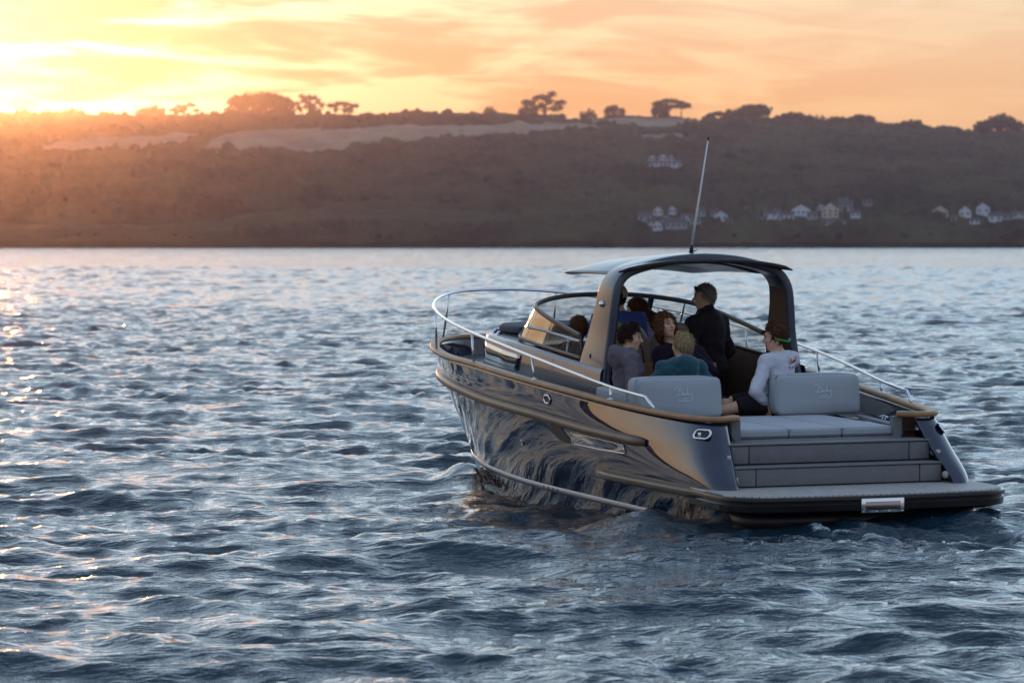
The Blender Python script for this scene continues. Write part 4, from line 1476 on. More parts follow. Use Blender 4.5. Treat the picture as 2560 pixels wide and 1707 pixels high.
# ---- fairleads and hull fittings
def ring_on_hull(name, x, z, w, h, r, tub, hexa=False, depth=.02, tilt=0.0):
    for sg in (1, -1):
        p, nn = hull_at(x, z, .004)
        px1, _ = hull_at(x + .05, z, .004); tx = Vector(px1 - p).normalized(); nv = Vector(nn); tz = nv.cross(tx); tz = tz if tz.z > 0 else -tz
        pr = rrect(w, h, r, 1 if hexa else 6)
        if tilt:
            pr = [(a + b_ * tilt, b_) for a, b_ in pr]
        c = Vector(p)
        ring = [c + tx * a + tz * b_ + nv * .004 for a, b_ in pr]
        inner = [c + tx * a * .9 + tz * b_ * .86 + nv * .001 for a, b_ in pr]
        fx = (lambda v: Vector((v.x, v.y * sg, v.z)))
        V, n = [], len(ring)
        ring = [fx(v) for v in ring]
        ctr = fx(c); nn2 = fx(c + nv) - ctr
        # swept steel bezel
        bez = []
        for i in range(n):
            a, c2 = ring[i - 1], ring[(i + 1) % n]
            d = (c2 - a).normalized(); o_ = d.cross(nn2).normalized()
            for k in range(8):
                th = 2 * math.pi * k / 8
                bez.append(ring[i] + o_ * (math.cos(th) * tub) + nn2 * (math.sin(th) * tub * .8))
        F = []
        for i in range(n):
            for k in range(8):
                F.append((i * 8 + k, i * 8 + (k + 1) % 8, ((i + 1) % n) * 8 + (k + 1) % 8, ((i + 1) % n) * 8 + k))
        bz = part(name, (bez, F), MATS['steel'], hull)
        V = [fx(v) for v in inner]
        part('opening', (V, [tuple(range(n)) if sg > 0 else tuple(range(n))[::-1]]), MATS['dark_trim'], bz, smooth=False)
        if depth > .02:
            V, F = tube([ctr + fx(tx) * .02 - Vector((0, 0, .02)) + nn2 * .004, ctr + fx(tx) * .03 + Vector((0, 0, .01)) + nn2 * .012], [.022, .014], 10)
            part('roller', (V, F), MATS['steel'], bz)


ring_on_hull('stern_fairlead', -.50, .905, .185, .088, .040, .011, depth=.05)
ring_on_hull('side_fairlead', 2.52, 1.035, .15, .075, .032, .010, hexa=True)
ring_on_hull('skin_fitting', 3.52, .545, .055, .055, .026, .006)
# bow fairlead inside the starboard bulwark
V, F = tube([(7.55, -.80, 1.17), (7.62, -.74, 1.23), (7.70, -.70, 1.23), (7.77, -.66, 1.17), (7.70, -.70, 1.15), (7.6, -.76, 1.15), (7.55, -.80, 1.17)], .014, 8)
part('bow_fairlead', (V, F), MATS['steel'], hull)
# intake scoop and long hull light on each side
for sg in (1, -1):
    poly = [(2.68, .775), (2.30, .805), (2.10, .69), (1.98, .652), (2.14, .635), (2.32, .645), (2.48, .70)]
    V = []
    for x, z in poly:
        p, nn = hull_at(x, z, .005); V.append((p[0], p[1] * sg, p[2]))
    o = part('intake_scoop', (V, [tuple(range(len(V))) if sg < 0 else tuple(range(len(V)))[::-1]]), MATS['dark_trim'], hull, smooth=False)
    poly = [(2.02, .748), (1.4, .742), (.80, .722), (.77, .645), (1.4, .642), (2.02, .648)]
    V, V2 = [], []
    for x, z in poly:
        p, nn = hull_at(x, z, .004); V.append((p[0], p[1] * sg, p[2]))
        p, nn = hull_at(x, z, .010); V2.append(Vector((p[0], p[1] * sg, p[2])))
    wdw = part('hull_window', (V, [tuple(range(len(V))) if sg < 0 else tuple(range(len(V)))[::-1]]), MATS['cabin_glass'], hull, smooth=False)
    V, F = tube(V2 + [V2[0]], .0045, 6, cap=False)
    part('window_trim', (V, F), MATS['steel'], wdw)

# mooring cleats on the aft coamings
for sg in (1, -1):
    c0 = Vector((.62, sg * 1.14, .895))
    V, F = tube([c0 + Vector((-.09, 0, .035)), c0 + Vector((-.04, 0, .040)), c0 + Vector((.04, 0, .040)), c0 + Vector((.09, 0, .035))], [.007, .011, .011, .007], 8)
    cl_ = part('mooring_cleat', (V, F), MATS['steel'])
    for dx in (-.03, .03):
        V, F = tube([c0 + Vector((dx, 0, -.006)), c0 + Vector((dx, 0, .038))], [.012, .009], 8); part('cleat_post', (V, F), MATS['steel'], cl_)

# ---- cockpit
sole = part('cockpit_sole', box(.9, 4.9, -1.06, 1.06, .40, .46), MATS['wood_sole'], None, smooth=False)
part('front_bulkhead', box(4.55, 4.6, -1.0, 1.0, .46, 1.40), MATS['cockpit_brown'], None, smooth=False)
for sg in (1, -1):
    V = []
    xs = np.linspace(1.35, 4.6, 16)
    for x in xs:
        zt = trunk_top_z(x) - .004 if x > 2.24 else dz(x) + .05
        V += [(x, sg * 1.0, .44), (x, sg * (1.0 - .01), zt)]
    lin = part('cockpit_lining', (V, grid_faces(len(xs), 2, flip=sg > 0)), MATS['cockpit_brown'], None)
    V = []
    xs = np.linspace(1.35, 4.6, 30)
    for x in xs:
        zt = trunk_top_z(x) - .006 if x > 2.24 else dz(x) + .05
        yo = trunk_y(x) - (.12 if x > 2.24 else .0)
        V += [(x, sg * .985, zt), (x, sg * max(yo, .99), zt)]
    part('coaming_top', (V, grid_faces(len(xs), 2, flip=sg < 0)), MATS['slate_gloss'], lin)
# grab handle on the starboard lining
V, F = tube([(1.95, -.965, 1.12), (2.0, -.94, 1.125), (2.25, -.94, 1.14), (2.3, -.965, 1.145)], .010, 7); part('grab_handle', (V, F), MATS['steel'], None)
# aft-coaming cushion end beside the port seat
rbox('seat_end_cushion', 1.42, 2.22, 1.00, 1.13, .90, 1.17, .035, MATS['cushion'], None, 3)
rbox('bench_seat', 1.40, 2.15, .30, 1.0, .46, .86, .03, MATS['cushion'], None, 3)
rbox('bench_seat', 1.40, 2.05, -.30, .30, .46, .72, .03, MATS['cushion'], None, 3)


def helm_seat(x, y, label):
    s = empty('helm_seat', parent=boat)
    s['label'] = label
    # curved bucket back seen from behind
    V = []
    prof = [(0.0, .245), (.10, .262), (.25, .270), (.38, .258), (.47, .225), (.53, .165), (.56, .085), (.565, .0)]
    P = crom([(a, b_) for a, b_ in prof], 24)
    for (h_, hw) in P:
        for f in np.linspace(-1, 1, 13):
            V.append((x + .10 * f * f + h_ * -.10, y + hw * f, .98 + h_ * 1.24))
    o = part('backrest', (V, grid_faces(24, 13)), MATS['leather_taupe'], s)
    md = o.modifiers.new('pad', 'SOLIDIFY'); md.thickness = .09; md.offset = 0.0
    md = o.modifiers.new('soft', 'BEVEL'); md.width = .03; md.segments = 3; md.limit_method = 'ANGLE'; md.angle_limit = R(50)
    # piping round the inset panel
    ring = [(x - .055 + .10 * f * f + h_ * -.10, y + hw * f, .98 + h_ * 1.24) for (h_, hw, f) in [(.05, .25, -.62), (.2, .268, -.68), (.36, .26, -.66), (.45, .225, -.5), (.49, .20, -.2), (.495, .2, 0), (.49, .20, .2), (.45, .225, .5), (.36, .26, .66), (.2, .268, .68), (.05, .25, .62)]]
    V, F = tube([tuple(p) for p in crom(ring, 40)], .008, 6); part('piping', (V, F), MATS['cockpit_brown'], o)
    rbox('seat_cushion', x - .02, x + .48, y - .25, y + .25, .88, 1.0, .04, MATS['leather_taupe'], s, 3)
    rbox('seat_base', x - .06, x + .42, y - .23, y + .23, .46, .93, .03, MATS['leather_tan'], s, 3)
    return s


helm_seat(2.98, .52, 'left of two taupe bucket seat backs')
helm_seat(2.98, -.02, 'right of two taupe bucket seat backs')
rbox('wet_bar', 2.62, 2.82, -.30, .80, .46, 1.345, .02, MATS['leather_tan'], None, 2)
# passenger seat by the forward port corner
rbox('companion_seat', 3.62, 3.78, .52, .92, 1.0, 1.52, .07, MATS['cushion_navy'], None, 4)
# dashboard and wheel
part('dashboard', box(4.05, 4.56, -.92, .92, 1.05, 1.40), MATS['slate_gloss'], None, smooth=False)
wh = empty('steering_wheel', parent=boat)
wc, rad_ = Vector((3.94, .50, 1.34)), .17
ringp = [wc + Vector((math.sin(a) * rad_ * .35, math.cos(a) * rad_, math.sin(a) * rad_ * .93)) for a in np.linspace(0, 2 * math.pi, 25)]
V, F = tube(ringp, .013, 7, cap=False); part('rim', (V, F), MATS['dark_trim'], wh)
for a in (90, 210, 330):
    V, F = tube([wc, wc + Vector((math.sin(R(a)) * rad_ * .35, math.cos(R(a)) * rad_, math.sin(R(a)) * rad_ * .93))], .009, 6); part('spoke', (V, F), MATS['steel'], wh)
V, F = tube([wc, wc + Vector((.14, 0, -.06))], .02, 8); part('hub', (V, F), MATS['dark_trim'], wh)
# ------------------------------------------------------------------ the people aboard: bodies grown as one smooth surface each
mat('skin', (0.68, 0.39, 0.26), 0.5, spec=0.35, nscale=30, namt=0.06)
mat('skin_tan', (0.36, 0.185, 0.115), 0.5, spec=0.35, nscale=30, namt=0.06)
mat('lip', (0.36, 0.13, 0.10), 0.45)
mat('eye_dark', (0.02, 0.014, 0.010), 0.15)
mat('eye_white', (0.30, 0.26, 0.24), 0.3)
mat('hair_dark', (0.022, 0.012, 0.008), 0.75, spec=0.12, nscale=60, namt=0.5, bump=.004, bscale=120)
mat('hair_brown', (0.075, 0.034, 0.016), 0.75, spec=0.12, nscale=60, namt=0.5, bump=.004, bscale=120)
mat('hair_chestnut', (0.10, 0.043, 0.018), 0.75, spec=0.12, nscale=60, namt=0.5, bump=.004, bscale=120)
mat('hair_blond', (0.34, 0.235, 0.12), 0.75, spec=0.12, nscale=60, namt=0.45, bump=.004, bscale=120)
mat('hair_grey', (0.28, 0.235, 0.20), 0.75, spec=0.12, nscale=60, namt=0.4, bump=.003, bscale=120)
mat('cloth_plum_grey', (0.135, 0.120, 0.140), 0.9, spec=0.15, nscale=40, namt=0.12, bump=.002, bscale=70)
mat('cloth_navy', (0.018, 0.013, 0.026), 0.9, spec=0.15, nscale=40, namt=0.15)
mat('cloth_black', (0.016, 0.013, 0.016), 0.85, spec=0.2, nscale=40, namt=0.15)
mat('cloth_teal', (0.022, 0.085, 0.11), 0.95, spec=0.1, sheen=0.3, nscale=40, namt=0.15, bump=.002, bscale=90)
mat('cloth_blue', (0.045, 0.085, 0.27), 0.9, spec=0.15, nscale=40, namt=0.12)
mat('cloth_lilac', (0.36, 0.33, 0.50), 0.9, spec=0.15, nscale=40, namt=0.08)
mat('cloth_white', (0.62, 0.62, 0.68), 0.85, spec=0.2, nscale=30, namt=0.05, bump=.002, bscale=40)
mat('cloth_beige', (0.55, 0.42, 0.24), 0.9, spec=0.15, nscale=40, namt=0.1)
mat('cloth_red', (0.35, 0.03, 0.03), 0.9)
mat('goggle_green', (0.04, 0.40, 0.05), 0.4)
mat('goggle_teal', (0.02, 0.30, 0.28), 0.3)
mat('print_red', (0.45, 0.02, 0.03), 0.8)
mat('print_blue', (0.02, 0.03, 0.16), 0.8)
mat('print_orange', (0.65, 0.25, 0.05), 0.8)

A3 = lambda p: np.array(p, float)
unit = lambda v: A3(v) / max(np.linalg.norm(v), 1e-9)


class Field:
    """signed distance field on a grid, filled primitive by primitive with a soft union"""
    def __init__(self, lo, hi, h):
        self.h = h
        self.lo = A3(lo)
        self.n = np.ceil((A3(hi) - self.lo) / h).astype(int) + 1
        self.S = np.full(self.n, 0.2, np.float32)

    def _win(self, lo, hi):
        a = np.clip(np.floor((A3(lo) - self.lo) / self.h).astype(int), 0, self.n - 1)
        b_ = np.clip(np.ceil((A3(hi) - self.lo) / self.h).astype(int) + 1, 1, self.n)
        if np.any(b_ <= a): return None
        sl = tuple(slice(i, j) for i, j in zip(a, b_))
        ax = [self.lo[k] + np.arange(a[k], b_[k]) * self.h for k in range(3)]
        return sl, np.stack(np.meshgrid(*ax, indexing='ij'), -1)

    def _merge(self, sl, d, k):
        s = self.S[sl]
        if k > 0:
            hh = np.clip(.5 + .5 * (s - d) / k, 0, 1)
            self.S[sl] = s * (1 - hh) + d * hh - k * hh * (1 - hh)
        else:
            self.S[sl] = np.minimum(s, d)

    def cap(self, a, b_, ra, rb, k=.02):
        a, b_ = A3(a), A3(b_); R_ = max(ra, rb) + k * 2 + .03
        w = self._win(np.minimum(a, b_) - R_, np.maximum(a, b_) + R_)
        if w is None: return
        sl, P = w
        ab = b_ - a
        t_ = np.clip(((P - a) @ ab) / max(ab @ ab, 1e-9), 0, 1)
        d = np.linalg.norm(P - a - t_[..., None] * ab, axis=-1) - (ra + (rb - ra) * t_)
        self._merge(sl, d.astype(np.float32), k)

    def ell(self, c, r, axes=None, k=.02, sub=False):
        c, r = A3(c), A3(r); R_ = r.max() + k * 2 + .03
        w = self._win(c - R_, c + R_)
        if w is None: return
        sl, P = w
        q = P - c
        if axes is not None: q = q @ np.array(axes).T
        l = np.linalg.norm(q / r, axis=-1)
        g_ = np.linalg.norm(q / (r * r), axis=-1) + 1e-9
        d = (l * (l - 1) / g_).astype(np.float32)
        if sub:
            self.S[sl] = np.maximum(self.S[sl], -d)
        else:
            self._merge(sl, d, k)

    def cut(self, p, n):
        """remove everything on the +n side of a plane"""
        ax = [self.lo[k] + np.arange(self.n[k]) * self.h for k in range(3)]
        P = np.stack(np.meshgrid(*ax, indexing='ij'), -1)
        self.S = np.maximum(self.S, ((P - A3(p)) @ unit(n)).astype(np.float32))

    def ripple(self, amp, freq, seed=0, axis=None):
        ax = [self.lo[k] + np.arange(self.n[k]) * self.h for k in range(3)]
        X, Y, Z_ = np.meshgrid(*ax, indexing='ij')
        r = np.random.RandomState(seed); o = r.rand(6) * 6
        w = np.sin(X * freq * 1.1 + 2 * np.sin(Z_ * freq * .6 + o[0]) + o[1]) + np.sin(Y * freq + 1.7 * np.sin(Z_ * freq * .8 + o[2]) + o[3]) + np.sin(Z_ * freq * 1.3 + 1.4 * np.sin((X + Y) * freq * .7 + o[4]) + o[5])
        self.S += (amp * w / 2).astype(np.float32)

    def mesh(self):
        S, n, h = self.S, self.n, self.h
        ins = S < 0
        c = np.zeros(n - 1, np.int8)
        for i in (0, 1):
            for j in (0, 1):
                for k in (0, 1):
                    c += ins[i:n[0] - 1 + i, j:n[1] - 1 + j, k:n[2] - 1 + k]
        act = (c > 0) & (c < 8)
        idx = np.argwhere(act)
        num = np.full(n - 1, -1, np.int64); num[act] = np.arange(len(idx))
        acc = np.zeros((len(idx), 3)); cnt = np.zeros(len(idx))
        cor = np.array([(i, j, k) for i in (0, 1) for j in (0, 1) for k in (0, 1)])
        for a in range(8):
            for b_ in range(a + 1, 8):
                if np.abs(cor[a] - cor[b_]).sum() != 1: continue
                pa = idx + cor[a]; pb = idx + cor[b_]
                va = S[pa[:, 0], pa[:, 1], pa[:, 2]]; vb = S[pb[:, 0], pb[:, 1], pb[:, 2]]
                x = (va < 0) != (vb < 0)
                t_ = np.where(x, va / np.where(np.abs(va - vb) < 1e-9, 1e-9, va - vb), 0)
                acc += np.where(x[:, None], cor[a] + (cor[b_] - cor[a]) * t_[:, None], 0); cnt += x
        V = self.lo + (idx + acc / np.maximum(cnt, 1)[:, None]) * h
        Q = []
        for ax in range(3):
            o1, o2 = [(1, 2), (2, 0), (0, 1)][ax]
            d = np.zeros(3, int); d[ax] = 1
            A_ = ins[tuple(slice(0, n[k] - d[k]) for k in range(3))]; B_2 = ins[tuple(slice(d[k], n[k]) for k in range(3))]
            e = np.argwhere(A_ != B_2)
            e = e[(e[:, o1] > 0) & (e[:, o2] > 0) & (e[:, o1] < n[o1] - 1) & (e[:, o2] < n[o2] - 1)]
            s = A_[e[:, 0], e[:, 1], e[:, 2]]
            def cell(a, b_):
                q = e.copy(); q[:, o1] -= a; q[:, o2] -= b_
                return num[q[:, 0], q[:, 1], q[:, 2]]
            q = np.stack([cell(1, 1), cell(0, 1), cell(0, 0), cell(1, 0)], -1)
            q[~s] = q[~s][:, ::-1]
            Q.append(q)
        Q = np.concatenate(Q)
        Q = Q[(Q >= 0).all(1)]
        return V, Q


def finger_hand(Fd, wrist, dirv, palm_n, side, curl=.5):
    """palm, four bent fingers of unequal length and a thumb leaving the side of the palm"""
    d = unit(dirv); pn = unit(A3(palm_n) - d * np.dot(palm_n, d)); sd = np.cross(d, pn) * side
    w = A3(wrist)
    pc = w + d * .05
    for o in (-.026, -.009, .009, .026):
        Fd.cap(w + d * .01 + sd * o * .6, w + d * .088 + sd * o, .017, .0125, .012)
    for o, ln in ((-.030, .062), (-.010, .076), (.011, .072), (.030, .055)):
        p0 = w + d * .088 + sd * o
        p1 = p0 + unit(d * math.cos(curl * .6) + pn * math.sin(curl * .6)) * ln * .5
        p2 = p1 + unit(d * math.cos(curl * 1.5) + pn * math.sin(curl * 1.5)) * ln * .5
        Fd.cap(p0, p1, .0105, .0095, .004); Fd.cap(p1, p2, .0095, .008, .004)
    t0 = w + d * .030 - sd * .028
    t1 = t0 + unit(d * .7 - sd * .6 + pn * .3) * .040
    t2 = t1 + unit(d * .9 - sd * .1 + pn * .4) * .032
    Fd.cap(t0, t1, .014, .011, .008); Fd.cap(t1, t2, .011, .009, .004)


def person(label, J, look, tilt_up=(0, 0, 1), torso_f=(1, 0), build=1.0, h=.011, skin='skin', hair='hair_brown', style='short', top=None, bottom=None, extra=None, sleeves='long', hood=False, collar=None, eyes=False, seed=1, ponytail=None):
    """J: joints in the boat's frame"""
    j = {k: A3(v) for k, v in J.items()}
    base = A3((j['pelvis'][0], j['pelvis'][1], min(v[2] for v in j.values()) - .06))
    root = empty('person')
    root.matrix_world = BOAT_M @ Matrix.Translation(Vector(base))
    tag(root, label, 'person', 'people aboard the launch')
    f2 = unit((*torso_f, 0)); lf = np.cross((0, 0, 1), f2)
    b_ = build
    pts = np.array(list(j.values()))
    lo, hi = pts.min(0) - .20, pts.max(0) + .20
    lo[2] = max(lo[2], .35)
    hf = unit(look); hu = unit(A3(tilt_up) - hf * np.dot(tilt_up, hf)); hl = np.cross(hu, hf)
    hc = j['head']
    axes = [hf, hl, hu]
    spine = unit(j['chest'] - j['pelvis'])
    tf = unit(f2 - spine * np.dot(f2, spine)); tl = np.cross(spine, tf); tax = [tf, tl, spine]

    def torso(Fd, g):
        Fd.ell(j['pelvis'], (.125 * b_ + g, .165 * b_ + g, .13 + g), tax, .05)
        Fd.ell((j['pelvis'] + j['chest']) / 2, (.108 * b_ + g, .148 * b_ + g, .19 + g), tax, .06)
        Fd.ell(j['chest'], (.118 * b_ + g, .165 * b_ + g, .19 + g), tax, .06)
        top_ = j['neck'] - unit(j['neck'] - j['chest']) * .05
        for s in ('l', 'r'):
            Fd.cap(top_, j[s + 'sh'], .062 * b_ + g, .062 * b_ + g, .05)
        Fd.cap(j['chest'], top_, .09 * b_ + g, .07 * b_ + g, .05)

    def arm(Fd, s, g, upto=1.0):
        Fd.cap(j[s + 'sh'], j[s + 'el'], .054 * b_ + g, .042 * b_ + g, .025)
        if upto > .5:
            e = j[s + 'el'] + (j[s + 'wr'] - j[s + 'el']) * min(1, upto)
            Fd.cap(j[s + 'el'], e, .042 * b_ + g, .042 * b_ + g - (.042 * b_ - .027) * upto + .002, .02)

    def leg(Fd, s, g, upto=2.0):
        a = j['pelvis'] + tl * (.085 if s == 'l' else -.085)
        e = a + (j[s + 'kn'] - a) * min(1, upto)
        Fd.cap(a, e, .088 * b_ + g, .088 * b_ + g - (.03 * b_) * min(1, upto), .03)
        if upto > 1:
            e = j[s + 'kn'] + (j[s + 'an'] - j[s + 'kn']) * (upto - 1)
            Fd.cap(j[s + 'kn'], e, .056 * b_ + g, .056 * b_ + g - .02 * (upto - 1), .025)

    # ---- body
    Fd = Field(lo, hi, h)
    torso(Fd, 0)
    for s in ('l', 'r'):
        arm(Fd, s, 0)
        d = j[s + 'wr'] - j[s + 'el']
        pn = j.get(s + 'palm', A3((0, 0, -1)))
        hd = j.get(s + 'hdir', d)
        finger_hand(Fd, j[s + 'wr'], hd, pn, 1 if s == 'l' else -1)
        leg(Fd, s, 0)
        fd_ = j.get(s + 'toe', j[s + 'an'] + f2 * .16 + A3((0, 0, -.05)))
        Fd.cap(j[s + 'an'] + A3((0, 0, -.03)), fd_, .042, .032, .02)
    Fd.cap(j['neck'] - A3((0, 0, .05)), hc - hu * .06 - hf * .012, .058 * b_, .052 * b_, .03)
    Fd.ell(hc + hu * .012 - hf * .008, (.098, .077, .105), axes, .02)
    Fd.ell(hc - hu * .055 + hf * .026, (.066, .058, .066), axes, .03)
    Fd.ell(hc - hu * .100 + hf * .062, (.022, .026, .018), axes, .02)                 # chin
    Fd.cap(hc + hf * .088 + hu * .012, hc + hf * .112 - hu * .026, .009, .015, .010)   # nose
    Fd.cap(hc + hf * .083 + hu * .030 + hl * .035, hc + hf * .083 + hu * .030 - hl * .035, .012, .012, .014)  # brow
    for s in (1, -1):
        Fd.ell(hc + hf * .055 - hu * .022 + hl * s * .042, (.03, .022, .026), axes, .02)     # cheek
        Fd.ell(hc + hf * .098 + hu * .010 + hl * s * .032, (.014, .018, .011), axes, sub=True)  # socket
        Fd.ell(hc - hf * .005 - hu * .008 + hl * s * .080, (.020, .009, .032), axes, .006)      # ear
    Fd.cap(hc + hf * .087 - hu * .056 + hl * .018, hc + hf * .087 - hu * .056 - hl * .018, .008, .008, .008)
    V, Q = Fd.mesh()
    fast_mesh('body', V - base, Q, MATS[skin], root)

    def kid(name, F_, m_, lab=None):
        V, Q = F_.mesh()
        o = fast_mesh(name, V - base, Q, MATS[m_], root)
        if lab: o['label'] = lab
        return o

    if eyes:
        for s in (1, -1):
            F2 = Field(hc - .16, hc + .16, .005)
            F2.ell(hc + hf * .083 + hu * .010 + hl * s * .032, (.010, .0150, .0065), axes, 0)
            o = kid('eye', F2, 'eye_white')
            F2 = Field(hc - .16, hc + .16, .004)
            F2.ell(hc + hf * .0905 + hu * .010 + hl * s * .032, (.006, .0100, .0075), axes, 0)
            V, Q = F2.mesh(); fast_mesh('iris', V - base, Q, MATS['eye_dark'], o)
            F2 = Field(hc - .16, hc + .16, .005)
            F2.cap(hc + hf * .094 + hu * .032 + hl * s * .015, hc + hf * .084 + hu * .034 + hl * s * .05, .0058, .0045, 0)
            kid('eyebrow', F2, hair if hair != 'hair_blond' else 'hair_brown')
        F2 = Field(hc - .16, hc + .16, .005)
        F2.cap(hc + hf * .0945 - hu * .055 + hl * .021, hc + hf * .0945 - hu * .055 - hl * .021, .0055, .0055, 0)
        kid('lips', F2, 'lip')

    # ---- hair
    if style:
        F2 = Field(hc - A3((.26, .26, .40)), hc + .24, .008)
        g = {'short': .012, 'tousled': .011}.get(style, .019)
        if style == 'crop': g = .009
        F2.ell(hc + hu * .016 - hf * .014, (.100 + g, .079 + g, .106 + g), axes, .01)
        if style == 'tousled':
            r = np.random.RandomState(seed)
            for _ in range(34):
                v = r.normal(size=3); v[2] = abs(v[2]) * .8 + .15; v[0] = min(v[0], .45); v = unit(v)
                p = hc + hu * .02 - hf * .012 + (hf * v[0] * .105 + hl * v[1] * .085 + hu * v[2] * .112)
                F2.cap(p, p + (hf * v[0] * .012 + hl * v[1] * .012 + hu * (v[2] * .012)) + r.normal(size=3) * .012, .018, .008, .008)
        if style == 'long':
            for s in (1, -1):
                F2.cap(hc + hl * s * .080 + hu * .05 + hf * .01, hc + hl * s * .092 - hu * .06 + hf * .012, .036, .040, .03)
                F2.cap(hc + hl * s * .092 - hu * .06 + hf * .005, hc + hl * s * .090 - hu * .125 - hf * .015, .038, .022, .03)
            F2.cap(hc - hf * .07, hc - hf * .075 - hu * .14, .065, .04, .04)
        if style == 'verylong':
            for s in (-.5, 0, .5):
                F2.cap(hc - hf * .06 + hl * s * .1, hc - hf * .10 - hu * .28 + hl * s * .12, .06, .035, .04)
        # clear the face, then the neck
        fr = Field(F2.lo, F2.lo + (F2.n - 1) * F2.h, F2.h); fr.S = fr.S[:F2.n[0], :F2.n[1], :F2.n[2]]
        ax = [F2.lo[k] + np.arange(F2.n[k]) * F2.h for k in range(3)]
        P = np.stack(np.meshgrid(*ax, indexing='ij'), -1) - hc
        pf, pl_, pu = P @ hf, P @ hl, P @ hu
        if style in ('long', 'verylong'):
            face = np.minimum(np.minimum(pf - .022, .066 - np.abs(pl_)), .070 - pu - .25 * np.maximum(0, pl_))
        else:
            face = np.minimum(pf - (.028 if style != 'crop' else .018), .062 - pu)
            nape = np.minimum(-.062 - pu, 9.)          # below the ears
            side = np.minimum(np.minimum(-.012 - pu, pf + .045), np.abs(pl_) - .0)
            face = np.maximum(face, np.maximum(nape, side))
        F2.S = np.maximum(F2.S, face.astype(np.float32))
        F2.ripple(.0050 if style != 'crop' else .0035, 120, seed)
        o = kid('hair', F2, hair)
        # loose strands lying over the mass so the outline is not a moulded cap
        r = np.random.RandomState(seed + 50)
        Vh = np.empty(len(o.data.vertices) * 3, np.float32); o.data.vertices.foreach_get('co', Vh); Vh = Vh.reshape(-1, 3) + base
        pick = r.choice(len(Vh), min(len(Vh), 330 if style != 'crop' else 260), replace=False)
        SV, SF = [], []
        for p0 in Vh[pick]:
            nrm = unit(p0 - (hc - hf * .01)); rnd = r.normal(size=3)
            fl = -hu * .8 - hf * (.35 if style != 'crop' else .6) + rnd * (.55 if style == 'tousled' else .3)
            fl = unit(fl - nrm * np.dot(fl, nrm)); sd = np.cross(nrm, fl)
            ln = r.uniform(.03, .065) if style not in ('crop',) else r.uniform(.012, .025)
            wd = .0045; b0 = len(SV)
            for q, w_, lf_ in ((-.3, wd * .7, .0), (.25, wd, .004), (.7, wd * .7, .005), (1.0, .0008, .006 + .004 * abs(rnd[0]))):
                c0 = p0 + fl * ln * q + nrm * lf_
                SV += [c0 + sd * w_, c0 - sd * w_]
            for q in range(3): SF.append((b0 + q * 2, b0 + q * 2 + 1, b0 + q * 2 + 3, b0 + q * 2 + 2))
        mesh_obj('hair_strand', np.array(SV) - base, SF, MATS[hair], o)['kind'] = 'stuff'
    if ponytail is not None:
        F2 = Field(hc - .32, hc + .32, .010)
        p = [A3(q) for q in ponytail]
        for a, c in zip(p[:-1], p[1:]): F2.cap(a, c, .045, .04, .03)
        F2.ripple(.005, 80, seed + 3)
        kid('ponytail', F2, hair)

    # ---- clothes
    if top:
        Fc = Field(lo, hi, .013)
        torso(Fc, .020)
        up = {'long': .93, 'short': .0, 'three': .6}[sleeves]
        for s in ('l', 'r'):
            if up > 0:
                arm(Fc, s, .017, up)
                cf = j[s + 'el'] + (j[s + 'wr'] - j[s + 'el']) * .93
                Fc.cap(cf - unit(j[s + 'wr'] - j[s + 'el']) * .03, cf, .036, .034, .01)
            else:
                Fc.cap(j[s + 'sh'], j[s + 'sh'] + (j[s + 'el'] - j[s + 'sh']) * .62, .070 * b_, .068 * b_, .025)
        if collar == 'up':
            Fc.cap(j['neck'] - A3((0, 0, .06)), j['neck'] + (hc - j['neck']) * .30, .084, .078, .03)
        elif collar == 'crew':
            Fc.cap(j['neck'] - A3((0, 0, .06)), j['neck'] - A3((0, 0, .01)), .078, .068, .03)
        if hood:
            nb = j['neck'] - f2 * .05
            for a in np.linspace(-1.5, 1.5, 8):
                q = nb + (-f2 * math.cos(a) + lf * math.sin(a)) * .082 + A3((0, 0, -.01 + .020 * math.cos(a)))
                Fc.ell(q, (.050, .050, .055), None, .045)
            Fc.ell(nb - f2 * .085 + A3((0, 0, -.06)), (.055, .115, .085), [f2, lf, A3((0, 0, 1))], .04)
        Fc.ripple(.0065, 30, seed); Fc.ripple(.0035, 62, seed + 1)
        # leave the neck and the seat free
        if collar != 'up' and not hood:
            Fc.cut(j['neck'] + A3((0, 0, .012)), A3((0, 0, 1)) + f2 * .25)
        Fc.cut(j['pelvis'] - spine * .10, -spine)
        kid('top', Fc, top)
    if bottom:
        m_, upto = bottom
        Fc = Field(lo, hi, .013)
        Fc.ell(j['pelvis'], (.125 * b_ + .022, .165 * b_ + .022, .13 + .02), tax, .05)
        for s in ('l', 'r'): leg(Fc, s, .022, upto)
        Fc.cut(j['pelvis'] + spine * .09, spine)
        Fc.ripple(.004, 24, seed + 9)
        kid('trousers' if upto > 1.2 else 'shorts', Fc, m_)
    if extra: extra(root, base, dict(c=hc, f=hf, u=hu, l=hl, j=j, tf=tf, tl=tl, sp=spine, kid=kid))
    return root


